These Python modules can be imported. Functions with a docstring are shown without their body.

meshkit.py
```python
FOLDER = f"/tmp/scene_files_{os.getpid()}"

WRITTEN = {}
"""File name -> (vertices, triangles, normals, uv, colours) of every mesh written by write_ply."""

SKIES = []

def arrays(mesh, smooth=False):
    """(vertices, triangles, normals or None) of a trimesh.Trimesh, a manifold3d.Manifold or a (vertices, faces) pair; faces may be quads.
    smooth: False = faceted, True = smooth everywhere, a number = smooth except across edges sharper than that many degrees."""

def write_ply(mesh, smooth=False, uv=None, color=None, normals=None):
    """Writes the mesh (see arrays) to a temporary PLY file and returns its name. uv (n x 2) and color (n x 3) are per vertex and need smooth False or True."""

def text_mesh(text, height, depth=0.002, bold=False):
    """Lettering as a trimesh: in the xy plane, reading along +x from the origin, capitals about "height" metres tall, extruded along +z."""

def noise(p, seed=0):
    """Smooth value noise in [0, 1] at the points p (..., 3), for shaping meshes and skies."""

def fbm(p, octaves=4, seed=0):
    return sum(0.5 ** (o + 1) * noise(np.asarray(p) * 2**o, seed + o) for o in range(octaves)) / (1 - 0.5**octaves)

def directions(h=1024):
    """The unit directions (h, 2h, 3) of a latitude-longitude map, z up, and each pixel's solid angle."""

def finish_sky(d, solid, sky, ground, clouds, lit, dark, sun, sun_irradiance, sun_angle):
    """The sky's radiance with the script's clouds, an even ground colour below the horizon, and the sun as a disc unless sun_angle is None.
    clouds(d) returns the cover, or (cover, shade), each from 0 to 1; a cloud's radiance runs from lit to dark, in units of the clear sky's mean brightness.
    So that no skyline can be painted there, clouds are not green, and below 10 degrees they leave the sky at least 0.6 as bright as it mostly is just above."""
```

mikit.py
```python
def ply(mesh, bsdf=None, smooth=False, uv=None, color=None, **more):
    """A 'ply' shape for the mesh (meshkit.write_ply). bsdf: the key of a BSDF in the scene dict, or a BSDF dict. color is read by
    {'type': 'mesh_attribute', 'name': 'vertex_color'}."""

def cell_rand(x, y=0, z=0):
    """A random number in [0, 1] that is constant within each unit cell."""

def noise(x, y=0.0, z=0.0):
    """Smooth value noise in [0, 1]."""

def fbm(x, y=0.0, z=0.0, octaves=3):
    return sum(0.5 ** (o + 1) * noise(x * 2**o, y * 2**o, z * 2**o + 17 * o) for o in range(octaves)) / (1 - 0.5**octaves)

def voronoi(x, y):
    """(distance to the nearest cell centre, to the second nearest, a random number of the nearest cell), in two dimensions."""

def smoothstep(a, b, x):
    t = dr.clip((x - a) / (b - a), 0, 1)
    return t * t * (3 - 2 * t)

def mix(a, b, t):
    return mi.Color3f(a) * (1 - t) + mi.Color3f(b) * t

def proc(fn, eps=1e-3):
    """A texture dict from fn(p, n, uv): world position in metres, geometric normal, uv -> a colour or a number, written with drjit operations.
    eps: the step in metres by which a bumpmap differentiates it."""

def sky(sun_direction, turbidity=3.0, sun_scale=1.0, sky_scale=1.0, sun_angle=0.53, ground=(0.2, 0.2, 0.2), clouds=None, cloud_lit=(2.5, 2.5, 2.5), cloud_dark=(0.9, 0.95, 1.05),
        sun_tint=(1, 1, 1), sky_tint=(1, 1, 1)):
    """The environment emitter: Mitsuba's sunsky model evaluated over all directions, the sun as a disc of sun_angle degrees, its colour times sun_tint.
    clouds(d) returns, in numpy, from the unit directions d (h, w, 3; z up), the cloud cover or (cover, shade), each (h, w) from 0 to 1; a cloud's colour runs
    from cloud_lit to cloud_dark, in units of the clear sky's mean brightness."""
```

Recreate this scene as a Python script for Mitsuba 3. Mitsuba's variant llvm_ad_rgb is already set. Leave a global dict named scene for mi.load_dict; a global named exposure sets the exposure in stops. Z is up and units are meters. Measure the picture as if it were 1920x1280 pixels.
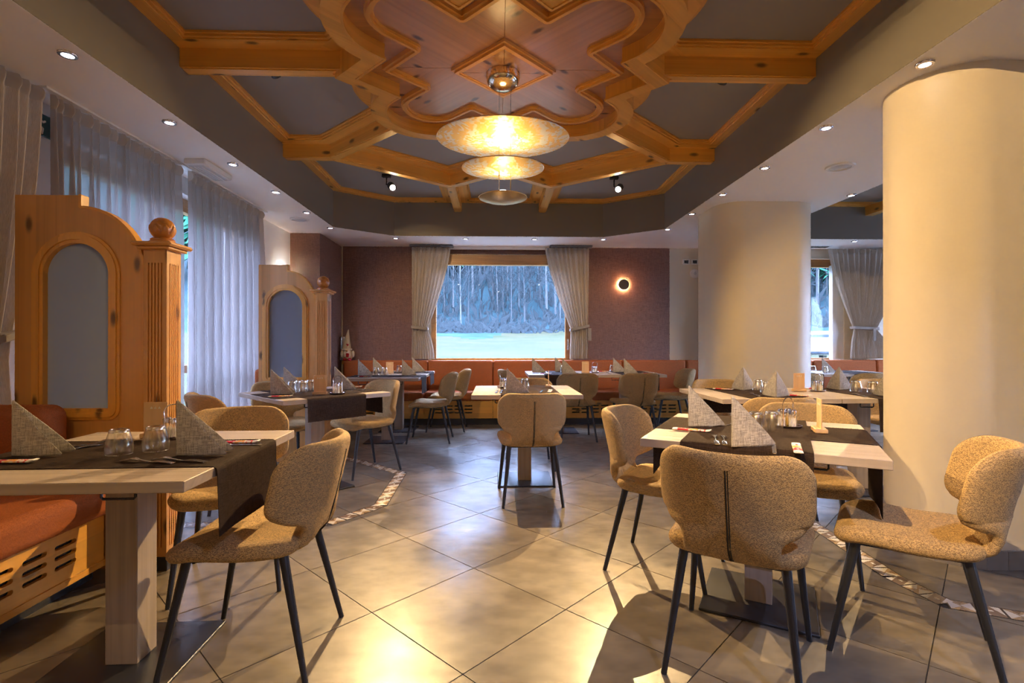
import math, random
import numpy as np, trimesh, shapely
import drjit as dr
import mitsuba as mi
import mikit, meshkit
from mikit import proc, noise, fbm, voronoi, cell_rand, smoothstep, mix
from shapely.geometry import Polygon, Point, LineString, MultiPolygon, box as sbox
from shapely import affinity
from shapely.ops import unary_union

T = mi.ScalarTransform4f
PI = math.pi
scene, labels = {}, {}
rng = np.random.default_rng(7)
random.seed(7)

# ---------------------------------------------------------------- camera, sky, lights, exposure
exposure = 0.14
CAM = np.array([0.0, 0.0, 1.178])
YAW = math.atan(28 / 951.0)
scene['camera'] = {'type': 'perspective', 'fov': 2 * math.degrees(math.atan(960 / 951.0)), 'fov_axis': 'x', 'near_clip': 0.05, 'far_clip': 2000.0,
                   'to_world': T().look_at(origin=CAM.tolist(), target=[math.sin(YAW), math.cos(YAW), 1.178 + 0.0021], up=[0, 0, 1])}


def overcast(d):
    n = meshkit.fbm(d * np.array([2.0, 2.0, 5.0]) + 3.1, 3, 5)
    return 0.93 + 0 * n, 0.25 + 0.5 * n


SKY = 23.0
scene['sky'] = mikit.sky([0.3, 0.5, 0.6], turbidity=4.0, sun_scale=0.0, sky_scale=10.0 * SKY, clouds=overcast, cloud_lit=(0.66, 0.88, 1.48), cloud_dark=(0.54, 0.75, 1.34),
                         ground=(0.1, 0.12, 0.12), sky_tint=(0.66, 0.9, 1.4))
scene['sky']['sampling_weight'] = 9.0

WARM = np.array([1.0, 0.66, 0.30])
NEUT = np.array([1.0, 0.66, 0.30])


def spot(key, pos, target, power, cutoff=58, beam=30, col=NEUT):
    scene[key] = {'type': 'spot', 'to_world': T().look_at(origin=list(pos), target=list(target), up=[0, 0.1, 1]), 'cutoff_angle': cutoff, 'beam_width': beam, 'sampling_weight': 2.5,
                  'intensity': {'type': 'rgb', 'value': (col * power).tolist()}}


# ceiling spotlights of the tray: (position of the lamp face, aimed at)
COOL = np.array([0.46, 0.56, 1.0])
SPOTS = [  # lamp face, aimed at, power, cutoff, full beam, colour
    ((-1.21, 5.93, 2.975), (0.75, 1.8, 0.5), 100.0, 38, 12, NEUT), ((1.42, 5.92, 2.975), (-0.65, 1.75, 0.4), 100.0, 38, 12, NEUT),
    ((-1.20, 0.05, 2.975), (-0.9, 2.0, 0.0), 3.5, 42, 25, NEUT), ((1.30, 0.05, 2.975), (0.9, 2.1, 0.4), 11.0, 36, 22, COOL),
    ((-0.55, 0.02, 2.975), (2.7, 2.6, 1.15), 46.0, 26, 22, NEUT),
    ((4.05, 4.9, 2.975), (3.0, 3.4, 0.8), 30.0, 40, 25, NEUT),
    ((-1.55, 3.63, 3.060), (-0.9, 7.6, 1.3), 24.0, 20, 12, NEUT), ((1.62, 3.63, 3.060), (1.3, 7.6, 1.1), 24.0, 20, 12, NEUT)]
for i, (a, b, w, c, bw, col) in enumerate(SPOTS):
    spot('spot_beam_%d' % i, a, b, w, c, bw, col)

# ---------------------------------------------------------------- materials
def rgb(*c):
    return {'type': 'rgb', 'value': list(c)}


def mat(key, color, rough=0.5, spec=0.5, twosided=True, bump=None, bscale=0.001, eps=1e-3, **kw):
    col = color if isinstance(color, dict) else proc(color) if callable(color) else rgb(*color)
    b = {'type': 'principled', 'base_color': col, 'roughness': rough if not callable(rough) else proc(rough), 'specular': spec, **kw}
    if bump is not None:
        b = {'type': 'bumpmap', 'arbitrary': proc(bump, eps), 'scale': bscale, 'bsdf': b}
    scene[key] = {'type': 'twosided', 'bsdf': b} if twosided else b


def wood(base, dark, knots=1.0, gs=55.0):
    def f(p, n, uv):
        u, v = uv.x, uv.y
        w = v + 0.012 * noise(u * 2.0, v * 9.0)
        g = noise(u * 1.1, w * gs) * 0.6 + noise(u * 2.7 + 7, w * gs * 2.6) * 0.4
        c = mix(base, dark, 0.55 * g * g)
        plank = cell_rand(dr.floor(v / 0.085), 3, 1)
        c = c * (0.90 + 0.18 * plank)
        d1, d2, r = voronoi(u * 2.1 + 5.0, v * 5.2)
        k = (1 - smoothstep(0.03, 0.13, d1)) * dr.select(r > 0.28, 1.0, 0.0) * knots
        return mix(c, mi.Color3f(0.07, 0.028, 0.012), 0.85 * k)
    return f


mat('pine', wood((0.74, 0.385, 0.075), (0.55, 0.24, 0.036)), 0.32, 0.5)
mat('pine_trim', lambda p, n, uv: mix(mi.Color3f(0.74, 0.385, 0.075), mi.Color3f(0.52, 0.225, 0.036), 0.6 * fbm(p.x * 7, p.y * 7, 0.0, 3)), 0.30, 0.55)
mat('pine_panel', wood((0.40, 0.20, 0.085), (0.27, 0.115, 0.045), 1.2), 0.22, 0.9, clearcoat=1.0, clearcoat_gloss=0.85)
mat('pine_light', wood((0.64, 0.335, 0.105), (0.47, 0.21, 0.05)), 0.36, 0.5)


def oak(p, n, uv):
    g = noise(uv.x * 2.0, uv.y * 70.0) * 0.6 + noise(uv.x * 5.0 + 3, uv.y * 190.0) * 0.4
    w = noise(uv.x * 0.8 + 9, uv.y * 14.0)
    return mix(mi.Color3f(0.45, 0.375, 0.30), mi.Color3f(0.25, 0.195, 0.15), 0.75 * g * (0.45 + 0.7 * w))


mat('oak', oak, 0.42, 0.45)
mat('gray_ceiling', (0.25, 0.225, 0.19), 0.55, 0.4)
mat('gray_riser', (0.17, 0.152, 0.122), 0.45, 0.4)
mat('white_paint', (0.88, 0.86, 0.83), 0.6, 0.3)
mat('cream_paint', (0.68, 0.60, 0.46), 0.55, 0.35)
mat('white_wall', (0.78, 0.77, 0.76), 0.6, 0.3)


def weave(p, n, uv):
    a = noise(p.x * 420 + p.y * 420, p.z * 22.0)
    b = noise(p.x * 26 + p.y * 26, p.z * 420.0)
    t = 0.5 * a + 0.5 * b
    return mix(mi.Color3f(0.085, 0.042, 0.030), mi.Color3f(0.225, 0.125, 0.092), t)


mat('wallpaper', weave, 0.7, 0.25)


def tile_col(p, n, uv):
    a = (p.x + 0.546 + p.y - 2.233) * 0.70711 / 0.6
    b = (-(p.x + 0.546) + p.y - 2.233) * 0.70711 / 0.6
    r = cell_rand(dr.floor(a), dr.floor(b), 5)
    q = fbm(p.x * 2.6 + 9 * r, p.y * 2.6 + 5 * r, 0.0, 4)
    q2 = fbm(p.x * 11.0, p.y * 17.0 + 4 * r, 2.0, 3)
    c = mix(mi.Color3f(0.100, 0.083, 0.060), mi.Color3f(0.195, 0.163, 0.118), smoothstep(0.2, 0.8, 0.55 * q + 0.45 * q2))
    return c * (0.90 + 0.2 * r)


mat('floor_tile', tile_col, lambda p, n, uv: 0.25 + 0.14 * fbm(p.x * 6, p.y * 6, 0.0, 3), 0.5)
mat('grout', (0.055, 0.048, 0.042), 0.8, 0.2)
mat('skirting', lambda p, n, uv: mix(mi.Color3f(0.17, 0.15, 0.125), mi.Color3f(0.27, 0.24, 0.195), fbm(p.x * 9, p.y * 9, p.z * 9)), 0.4, 0.4)
mat('decor', {'type': 'mesh_attribute', 'name': 'vertex_color'}, 0.35, 0.5)


def boucle(base, dark):
    def f(p, n, uv):
        a = noise(p.x * 330, p.y * 330, p.z * 330)
        b = noise(p.x * 760 + 5, p.y * 760, p.z * 760)
        return mix(dark, base, smoothstep(0.2, 0.8, 0.6 * a + 0.4 * b))
    return f


def boucle_bump(p, n, uv):
    return noise(p.x * 330, p.y * 330, p.z * 330)


mat('chair_fabric', boucle((0.62, 0.42, 0.185), (0.20, 0.130, 0.062)), 0.85, 0.15, bump=boucle_bump, bscale=0.0011, sheen=0.5, sheen_tint=0.6)
mat('seam', (0.045, 0.035, 0.022), 0.9, 0.1)
mat('black_metal', (0.016, 0.017, 0.020), 0.38, 0.5)
mat('base_plate', (0.022, 0.023, 0.026), 0.34, 0.5)


def orange_fab(p, n, uv):
    a = noise(p.x * 420, p.y * 420, p.z * 420)
    return mix(mi.Color3f(0.19, 0.046, 0.012), mi.Color3f(0.41, 0.120, 0.034), a)


mat('orange_fabric', orange_fab, 0.8, 0.2, sheen=0.4, sheen_tint=0.7)


def linen(c0, c1, s):
    def f(p, n, uv):
        a = noise(uv.x * s, uv.y * s * 0.06)
        b = noise(uv.x * s * 0.06 + 4, uv.y * s)
        return mix(c0, c1, smoothstep(0.25, 0.75, 0.5 * a + 0.5 * b))
    return f


mat('runner_cloth', linen((0.019, 0.012, 0.008), (0.042, 0.027, 0.020), 1100.0), 0.85, 0.06)
mat('napkin_cloth', linen((0.24, 0.215, 0.185), (0.54, 0.50, 0.43), 1050.0), 0.8, 0.2)


def drape(p, n, uv):
    return mix(mi.Color3f(0.44, 0.385, 0.33), mi.Color3f(0.56, 0.50, 0.44), noise(uv.x * 900, uv.y * 60))


scene['curtain_gray'] = {'type': 'principledthin', 'base_color': proc(drape), 'roughness': 0.8, 'diff_trans': 0.35, 'spec_trans': 0.0, 'eta': 1.3}
scene['curtain_sheer'] = {'type': 'principledthin', 'base_color': rgb(0.50, 0.455, 0.43), 'roughness': 0.35, 'diff_trans': 0.75, 'spec_trans': 0.42, 'eta': 1.1}
scene['curtain_head'] = {'type': 'principledthin', 'base_color': rgb(0.46, 0.41, 0.36), 'roughness': 0.8, 'diff_trans': 0.35, 'spec_trans': 0.0, 'eta': 1.3}
scene['frosted'] = {'type': 'principledthin', 'base_color': rgb(0.40, 0.44, 0.50), 'roughness': 0.5, 'diff_trans': 1.2, 'spec_trans': 0.0, 'eta': 1.4}
scene['window_glass'] = {'type': 'thindielectric', 'int_ior': 1.33}
scene['glass'] = {'type': 'thindielectric', 'int_ior': 1.5}
GLOSS = {'type': 'twosided', 'bsdf': {'type': 'roughconductor', 'material': 'none', 'specular_reflectance': rgb(0.95, 0.95, 0.95), 'alpha': 0.10}}
scene['glass_wall'] = {'type': 'blendbsdf', 'weight': 0.13, 'a': {'type': 'thindielectric', 'int_ior': 1.5}, 'b': GLOSS}
scene['glass_solid'] = {'type': 'blendbsdf', 'weight': 0.42, 'a': {'type': 'thindielectric', 'int_ior': 1.6}, 'b': GLOSS}
mat('window_wood', wood((0.42, 0.22, 0.08), (0.28, 0.12, 0.035), 0.2), 0.35, 0.5)
scene['chrome'] = {'type': 'roughconductor', 'material': 'Cr', 'alpha': 0.07}
scene['steel'] = {'type': 'roughconductor', 'material': 'none', 'specular_reflectance': rgb(0.72, 0.72, 0.74), 'alpha': 0.14}
scene['dome_metal'] = {'type': 'roughconductor', 'material': 'none', 'specular_reflectance': rgb(0.86, 0.76, 0.62), 'alpha': 0.03}
mat('brass', (0.72, 0.50, 0.20), 0.3, 0.5, metallic=1.0)


def leaf(p, n, uv):
    a = fbm(p.x * 22, p.y * 13, 0.0, 4)
    b = noise(p.x * 70 + 4 * noise(p.x * 9, p.y * 9), p.y * 45 + 4 * noise(p.x * 11, p.y * 7, 3.0))
    t = smoothstep(0.42, 0.62, 0.6 * a + 0.4 * b)
    return mix(mi.Color3f(0.84, 0.56, 0.20), mi.Color3f(0.80, 0.76, 0.70), t)


mat('gold_leaf', leaf, 0.42, 0.5, metallic=0.35)
mat('gold_plain', (0.62, 0.46, 0.22), 0.3, 0.5, metallic=0.7)
mat('black_plastic', (0.02, 0.02, 0.02), 0.4, 0.5)
mat('white_plastic', (0.75, 0.74, 0.72), 0.4, 0.5)
mat('vent_gray', (0.55, 0.57, 0.60), 0.4, 0.5)
mat('card_wood', wood((0.70, 0.46, 0.25), (0.60, 0.36, 0.17), 0.0), 0.5, 0.4)
mat('pale_print', (0.80, 0.76, 0.70), 0.5, 0.3)
mat('salt', (0.85, 0.84, 0.80), 0.7, 0.3)
mat('oil', (0.40, 0.26, 0.05), 0.2, 0.6)
mat('exit_green', (0.006, 0.045, 0.040), 0.3, 0.5)
mat('felt_cream', (0.62, 0.54, 0.40), 0.9, 0.1)
mat('wool_white', (0.78, 0.74, 0.68), 0.95, 0.1)
mat('felt_red', (0.36, 0.025, 0.03), 0.9, 0.1)
mat('skin', (0.66, 0.44, 0.32), 0.6, 0.3)


def packet(p, n, uv):
    u, v = uv.x, uv.y
    w = noise(u * 60, v * 160)
    c = mix(mi.Color3f(0.82, 0.79, 0.74), mi.Color3f(0.55, 0.02, 0.03), smoothstep(-0.062, -0.058, u) * (1 - smoothstep(0.0, 0.004, u + 0.02 * w)))
    c = mix(c, mi.Color3f(0.80, 0.33, 0.07), smoothstep(-0.012, 0.0, u) * (1 - smoothstep(0.028, 0.034, u)) * smoothstep(0.25, 0.6, w))
    c = mix(c, mi.Color3f(0.60, 0.05, 0.04), smoothstep(0.035, 0.040, u) * (1 - smoothstep(0.06, 0.064, u)) * smoothstep(0.45, 0.55, w))
    band = smoothstep(-0.050, -0.047, u) * (1 - smoothstep(-0.022, -0.019, u)) * (1 - smoothstep(0.003, 0.005, dr.abs(v))) * smoothstep(0.35, 0.5, noise(u * 420, 3.0))
    return mix(c, mi.Color3f(0.85, 0.8, 0.75), band)


mat('packet_print', packet, 0.3, 0.5)
# outdoors
mat('grass', lambda p, n, uv: mix(mi.Color3f(0.0165, 0.0235, 0.0095), mi.Color3f(0.034, 0.030, 0.0155), fbm(p.x * 0.5, p.y * 0.9, 0.0, 4)), 0.9, 0.1)
mat('forest_floor', lambda p, n, uv: mix(mi.Color3f(0.006, 0.018, 0.022), mi.Color3f(0.018, 0.036, 0.038), fbm(p.x * 0.6, p.y * 0.6, p.z * 0.6, 4)), 0.95, 0.1)
mat('conifer', lambda p, n, uv: mix(mi.Color3f(0.010, 0.075, 0.044), mi.Color3f(0.032, 0.150, 0.075), noise(p.x * 2, p.y * 2, p.z * 2)), 0.9, 0.1)
mat('bark', (0.045, 0.050, 0.050), 0.9, 0.1)
mat('twig', (0.026, 0.034, 0.036), 0.9, 0.1)
mat('birch', (0.080, 0.082, 0.078), 0.8, 0.1)
mat('car_white', (0.55, 0.55, 0.54), 0.25, 0.5, clearcoat=0.6)
mat('car_dark', (0.03, 0.035, 0.04), 0.2, 0.5)
mat('asphalt', (0.12, 0.12, 0.12), 0.9, 0.1)
mat('plaster_out', (0.45, 0.43, 0.40), 0.8, 0.2)


def glow(r, g, b, weight=0.0):
    return {'type': 'area', 'sampling_weight': weight, 'radiance': {'type': 'rgb', 'value': [r, g, b]}}


# ---------------------------------------------------------------- mesh helpers
def obj(key, mesh, bsdf, smooth=False, tw=None, **kw):
    base, n = key, 0
    while key in scene:
        n += 1
        key = '%s_%03d' % (base, n)
    d = mesh if isinstance(mesh, dict) else mikit.ply(mesh, bsdf, smooth=smooth, **kw)
    if tw is not None:
        d = {**d, 'to_world': tw}
    scene[key] = d
    return key


def free(name):
    """the next unused thing name"""
    used = lambda k: k in labels or k in scene or any(s.startswith(k + '__') for s in scene)
    if not used(name):
        return name
    n = 1
    while used('%s_%03d' % (name, n)):
        n += 1
    return '%s_%03d' % (name, n)


def tag(key, label, cat=None, group=None, kind=None):
    d = {'label': label}
    if cat: d['category'] = cat
    if group: d['group'] = group
    if kind: d['kind'] = kind
    labels[key] = d
    return key


def box(x0, x1, y0, y1, z0, z1):
    m = trimesh.creation.box(extents=[x1 - x0, y1 - y0, z1 - z0])
    m.apply_translation([(x0 + x1) / 2, (y0 + y1) / 2, (z0 + z1) / 2])
    return m


def bbox(sx, sy, sz, b=0.003, c=(0, 0, 0)):
    """chamfered box as a convex hull"""
    p = []
    for i in (-1, 1):
        for j in (-1, 1):
            for k in (-1, 1):
                for a in range(3):
                    d = [b, b, b]; d[a] = 0
                    p.append([i * (sx / 2 - d[0]), j * (sy / 2 - d[1]), k * (sz / 2 - d[2])])
    m = trimesh.Trimesh(np.array(p)).convex_hull
    m.apply_translation(c)
    return m


def cat(*ms):
    return trimesh.util.concatenate([m for m in ms if m is not None])


def grain(mesh, axis, org=(0, 0, 0)):
    """facet the mesh and give it wood uv in metres with u along axis; returns (mesh, uv)"""
    m = mesh.copy(); m.unmerge_vertices()
    a = np.asarray(axis, float); a /= np.linalg.norm(a)
    v = m.vertices - np.asarray(org)
    fn = np.cross(m.vertices[m.faces[:, 1]] - m.vertices[m.faces[:, 0]], m.vertices[m.faces[:, 2]] - m.vertices[m.faces[:, 0]])
    fn /= np.linalg.norm(fn, axis=1, keepdims=True) + 1e-12
    q = np.cross(fn, a)
    l = np.linalg.norm(q, axis=1)
    alt = np.cross(a, [0.577, 0.577, 0.577]); alt /= np.linalg.norm(alt)
    q[l < 0.3] = alt
    q /= np.linalg.norm(q, axis=1, keepdims=True)
    uv = np.zeros((len(v), 2))
    for k in range(3):
        idx = m.faces[:, k]
        uv[idx, 0] = v[idx] @ a
        uv[idx, 1] = np.einsum('ij,ij->i', v[idx], q) + 0.37 * np.abs(fn[:, 2]) + 0.11
    return m, uv


def wobj(key, mesh, bsdf, axis, tw=None, seed=None):
    o = rng.uniform(-3, 3, 3) if seed is None else np.array(seed)
    m, uv = grain(mesh, axis, o)
    return obj(key, m, bsdf, False, tw, uv=uv)


def wply(mesh, bsdf, axis):
    m, uv = grain(mesh, axis, rng.uniform(-3, 3, 3))
    return mikit.ply(m, bsdf, smooth=False, uv=uv)


def polys(g):
    if g.is_empty: return []
    return [p for p in getattr(g, 'geoms', [g]) if isinstance(p, Polygon) and p.area > 1e-6]


def prism(g, z0, z1):
    ms = []
    for p in polys(g):
        m = trimesh.creation.extrude_polygon(p, z1 - z0, engine='earcut')
        m.apply_translation([0, 0, z0]); ms.append(m)
    return cat(*ms)


def lathe(prof, n=32, c=(0, 0, 0)):
    prof = np.asarray(prof, float)
    a = np.arange(n) * 2 * PI / n
    v = np.stack([prof[:, 0][:, None] * np.cos(a), prof[:, 0][:, None] * np.sin(a), np.repeat(prof[:, 1][:, None], n, 1)], -1).reshape(-1, 3)
    f = []
    for i in range(len(prof) - 1):
        for j in range(n):
            k = (j + 1) % n
            q = [i * n + j, i * n + k, (i + 1) * n + k, (i + 1) * n + j]
            f += [[q[0], q[1], q[2]], [q[0], q[2], q[3]]]
    m = trimesh.Trimesh(v, f, process=True)
    m.update_faces(m.nondegenerate_faces())
    m.merge_vertices()
    if m.is_watertight and m.volume < 0: m.invert()
    m.apply_translation(c)
    return m


def tube(pts, r, sides=8):
    pts = np.asarray(pts, float)
    r = np.broadcast_to(np.asarray(r, float), (len(pts),))
    t = np.gradient(pts, axis=0); t /= np.linalg.norm(t, axis=1, keepdims=True) + 1e-12
    ref = np.array([0.31, 0.95, 0.05]) if abs(t[0] @ [0.31, 0.95, 0.05]) < 0.9 else np.array([1.0, 0, 0])
    v = []
    a = None
    ang = np.arange(sides) * 2 * PI / sides
    for i in range(len(pts)):
        if a is None:
            a = np.cross(t[i], ref)
        a = a - t[i] * (a @ t[i]); a /= np.linalg.norm(a) + 1e-12
        b = np.cross(t[i], a)
        v.append(pts[i] + r[i] * (np.cos(ang)[:, None] * a + np.sin(ang)[:, None] * b))
    v = np.concatenate(v)
    n, f = len(pts), []
    for i in range(n - 1):
        for j in range(sides):
            k = (j + 1) % sides
            f += [[i * sides + j, i * sides + k, (i + 1) * sides + k], [i * sides + j, (i + 1) * sides + k, (i + 1) * sides + j]]
    v = np.vstack([v, pts[:1], pts[-1:]])
    for j in range(sides):
        k = (j + 1) % sides
        f += [[n * sides, k, j], [n * sides + 1, (n - 1) * sides + j, (n - 1) * sides + k]]
    return trimesh.Trimesh(v, f, process=False)


def pad(outline, surf, thick, R, nb=72, rings=(0.0, 0.3, 0.55, 0.75, 0.87, 0.94, 0.98, 1.0), center=None):
    """a padded shell: outline in (u, v), surf(u, v) -> points; half thickness rises from 0 at the rim to thick over R. Returns (mesh, uv)."""
    c = np.array(center if center is not None else outline.centroid.coords[0])
    L = outline.exterior.length
    B = np.array([outline.exterior.interpolate(L * k / nb).coords[0] for k in range(nb)])
    uv = [c[None]] + [c + (B - c) * s for s in rings[1:]]
    uv = np.concatenate(uv)
    e = outline.exterior
    d = np.array([e.distance(Point(*q)) for q in uv])
    t = thick * np.sqrt(np.maximum(0, 1 - (1 - np.minimum(d / R, 1)) ** 2))
    h = 1e-3
    P = surf(uv[:, 0], uv[:, 1])
    n = np.cross(surf(uv[:, 0] + h, uv[:, 1]) - P, surf(uv[:, 0], uv[:, 1] + h) - P)
    n /= np.linalg.norm(n, axis=1, keepdims=True)
    top, bot = P + n * t[:, None], P - n * t[:, None]
    m = len(rings) - 1
    f = []
    idx = lambda r, k: 0 if r == 0 else 1 + (r - 1) * nb + k % nb
    for r in range(m):
        for k in range(nb):
            a, b, c2, d2 = idx(r, k), idx(r, k + 1), idx(r + 1, k + 1), idx(r + 1, k)
            if r: f.append([a, c2, b])
            f.append([a, d2, c2])
    f = np.array(f)
    area = outline.exterior.is_ccw
    if not area: f = f[:, ::-1]
    N = len(uv)
    f2 = f[:, ::-1] + N
    rim = np.arange(1 + (m - 1) * nb, 1 + m * nb)
    mp = np.arange(2 * N); mp[rim + N] = rim
    F = mp[np.vstack([f, f2])]
    return trimesh.Trimesh(np.vstack([top, bot]), F, process=False), np.vstack([uv, uv])


def rrect(x0, x1, y0, y1, r):
    return sbox(x0, y0, x1, y1).buffer(-r).buffer(r, quad_segs=8)


def place(x, y, z=0, deg=0):
    return T().translate([float(x), float(y), float(z)]).rotate([0, 0, 1], float(deg))


def copy(name, parts, tw):
    """one entry per part of a prototype (sub key -> ply dict); '' is the thing's own mesh"""
    for k, d in parts.items():
        scene[name + ('__' + k if k else '')] = {**d, 'to_world': tw}

# ================================================================ the setting
XL, XR, YB, YF, ZC = -2.78, 8.2, 7.85, -3.2, 2.65
CX, CY = 0.045, 3.44                       # centre of the coffered tray
# ---- floor
strip_l = LineString([(-2.55, 5.16), (-1.52, 5.22), (-0.865, 4.60), (-0.845, 3.70), (-1.10, 3.34), (-2.55, 3.34)])
strip_r = LineString([(2.06, 3.75), (2.03, 3.0), (1.99, 2.50), (2.03, 2.235), (2.30, 2.10), (3.6, 2.0)])
band = unary_union([strip_l.buffer(0.05, cap_style=2, join_style=2), strip_r.buffer(0.05, cap_style=2, join_style=2)])
wide = band.buffer(0.0025)
obj('floor', box(XL, XR, YF, YB, -0.06, -0.0035), 'grout')
tag('floor', 'matte stone-look floor of large square tiles laid diagonally with dark joints', kind='structure')
du, dv = np.array([1, 1]) * 0.70711 * 0.6, np.array([-1, 1]) * 0.70711 * 0.6
near, rest = [], []
for i in range(-14, 20):
    for j in range(-14, 20):
        o = np.array([-0.546, 2.233]) + i * du + j * dv
        q = Polygon([o, o + du, o + du + dv, o + dv]).buffer(-0.002, join_style=2).intersection(sbox(XL, YF, XR, YB)).difference(wide)
        for p in polys(q):
            if p.area < 2e-3: continue
            c = p.centroid
            dep = c.y
            seen = c.y > 0.7 and abs(c.x) < 1.15 * c.y + 0.6
            (near if seen else rest).append(p)
near.sort(key=lambda p: p.centroid.y)
for p in near[:290]:
    obj('floor__tile', prism(p, -0.0035, 0.0), 'floor_tile')
obj('floor__outer_tile', cat(*[prism(p, -0.0035, 0.0) for p in near[290:] + rest]), 'floor_tile')
labels['floor__outer_tile'] = {'kind': 'stuff'}
# decorated border: short pieces, white triangles on brown
DEC_B, DEC_W, DEC_G, DEC_D = (0.20, 0.13, 0.075), (0.72, 0.69, 0.62), (0.42, 0.30, 0.17), (0.05, 0.035, 0.025)


def decor_piece(a, b, w, flip):
    a, b = np.array(a), np.array(b); t = (b - a); l = np.linalg.norm(t); t /= l; n = np.array([-t[1], t[0]])
    P = lambda s, q: a + t * s * l + n * q * w
    base = [(P(0, -.5), P(1, -.5), P(1, .5), P(0, .5))]
    v, f, c = [], [], []
    def poly(pts, z, col):
        k = len(v)
        for p in pts: v.append([p[0], p[1], z]); c.append(col)
        for i in range(1, len(pts) - 1): f.append([k, k + i, k + i + 1])
    poly(base[0], 0.0, DEC_D)
    e = 0.05
    poly([P(e, -.46), P(1 - e, -.46), P(1 - e, .46), P(e, .46)], 0.0004, DEC_B if flip else DEC_G)
    if flip:
        poly([P(e, -.46), P(.42, -.46), P(e, .30)], 0.0008, DEC_W)
        poly([P(1 - e, .46), P(.58, .46), P(1 - e, -.30)], 0.0008, DEC_W)
        poly([P(.38, -.05), P(.62, -.05), P(.62, .08), P(.38, .08)], 0.0008, DEC_W)
    else:
        poly([P(e, -.46), P(.5, -.05), P(e, .42)], 0.0008, DEC_W)
        poly([P(1 - e, .46), P(.5, .05), P(1 - e, -.42)], 0.0008, DEC_W)
        poly([P(.32, .46), P(.68, .46), P(.5, .14)], 0.0008, DEC_B)
        poly([P(.32, -.46), P(.5, -.14), P(.68, -.46)], 0.0008, DEC_B)
    return trimesh.Trimesh(np.array(v), np.array(f), process=False), np.array(c)


k = 0
for ln in (strip_l, strip_r):
    cs = list(ln.coords)
    for a, b in zip(cs[:-1], cs[1:]):
        a, b = np.array(a), np.array(b); L = np.linalg.norm(b - a); n = max(1, round(L / 0.105))
        for i in range(n):
            m, c = decor_piece(a + (b - a) * i / n, a + (b - a) * (i + 1) / n, 0.098, k % 2 == 0)
            obj('floor__border_piece', m, 'decor', color=c); k += 1

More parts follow.
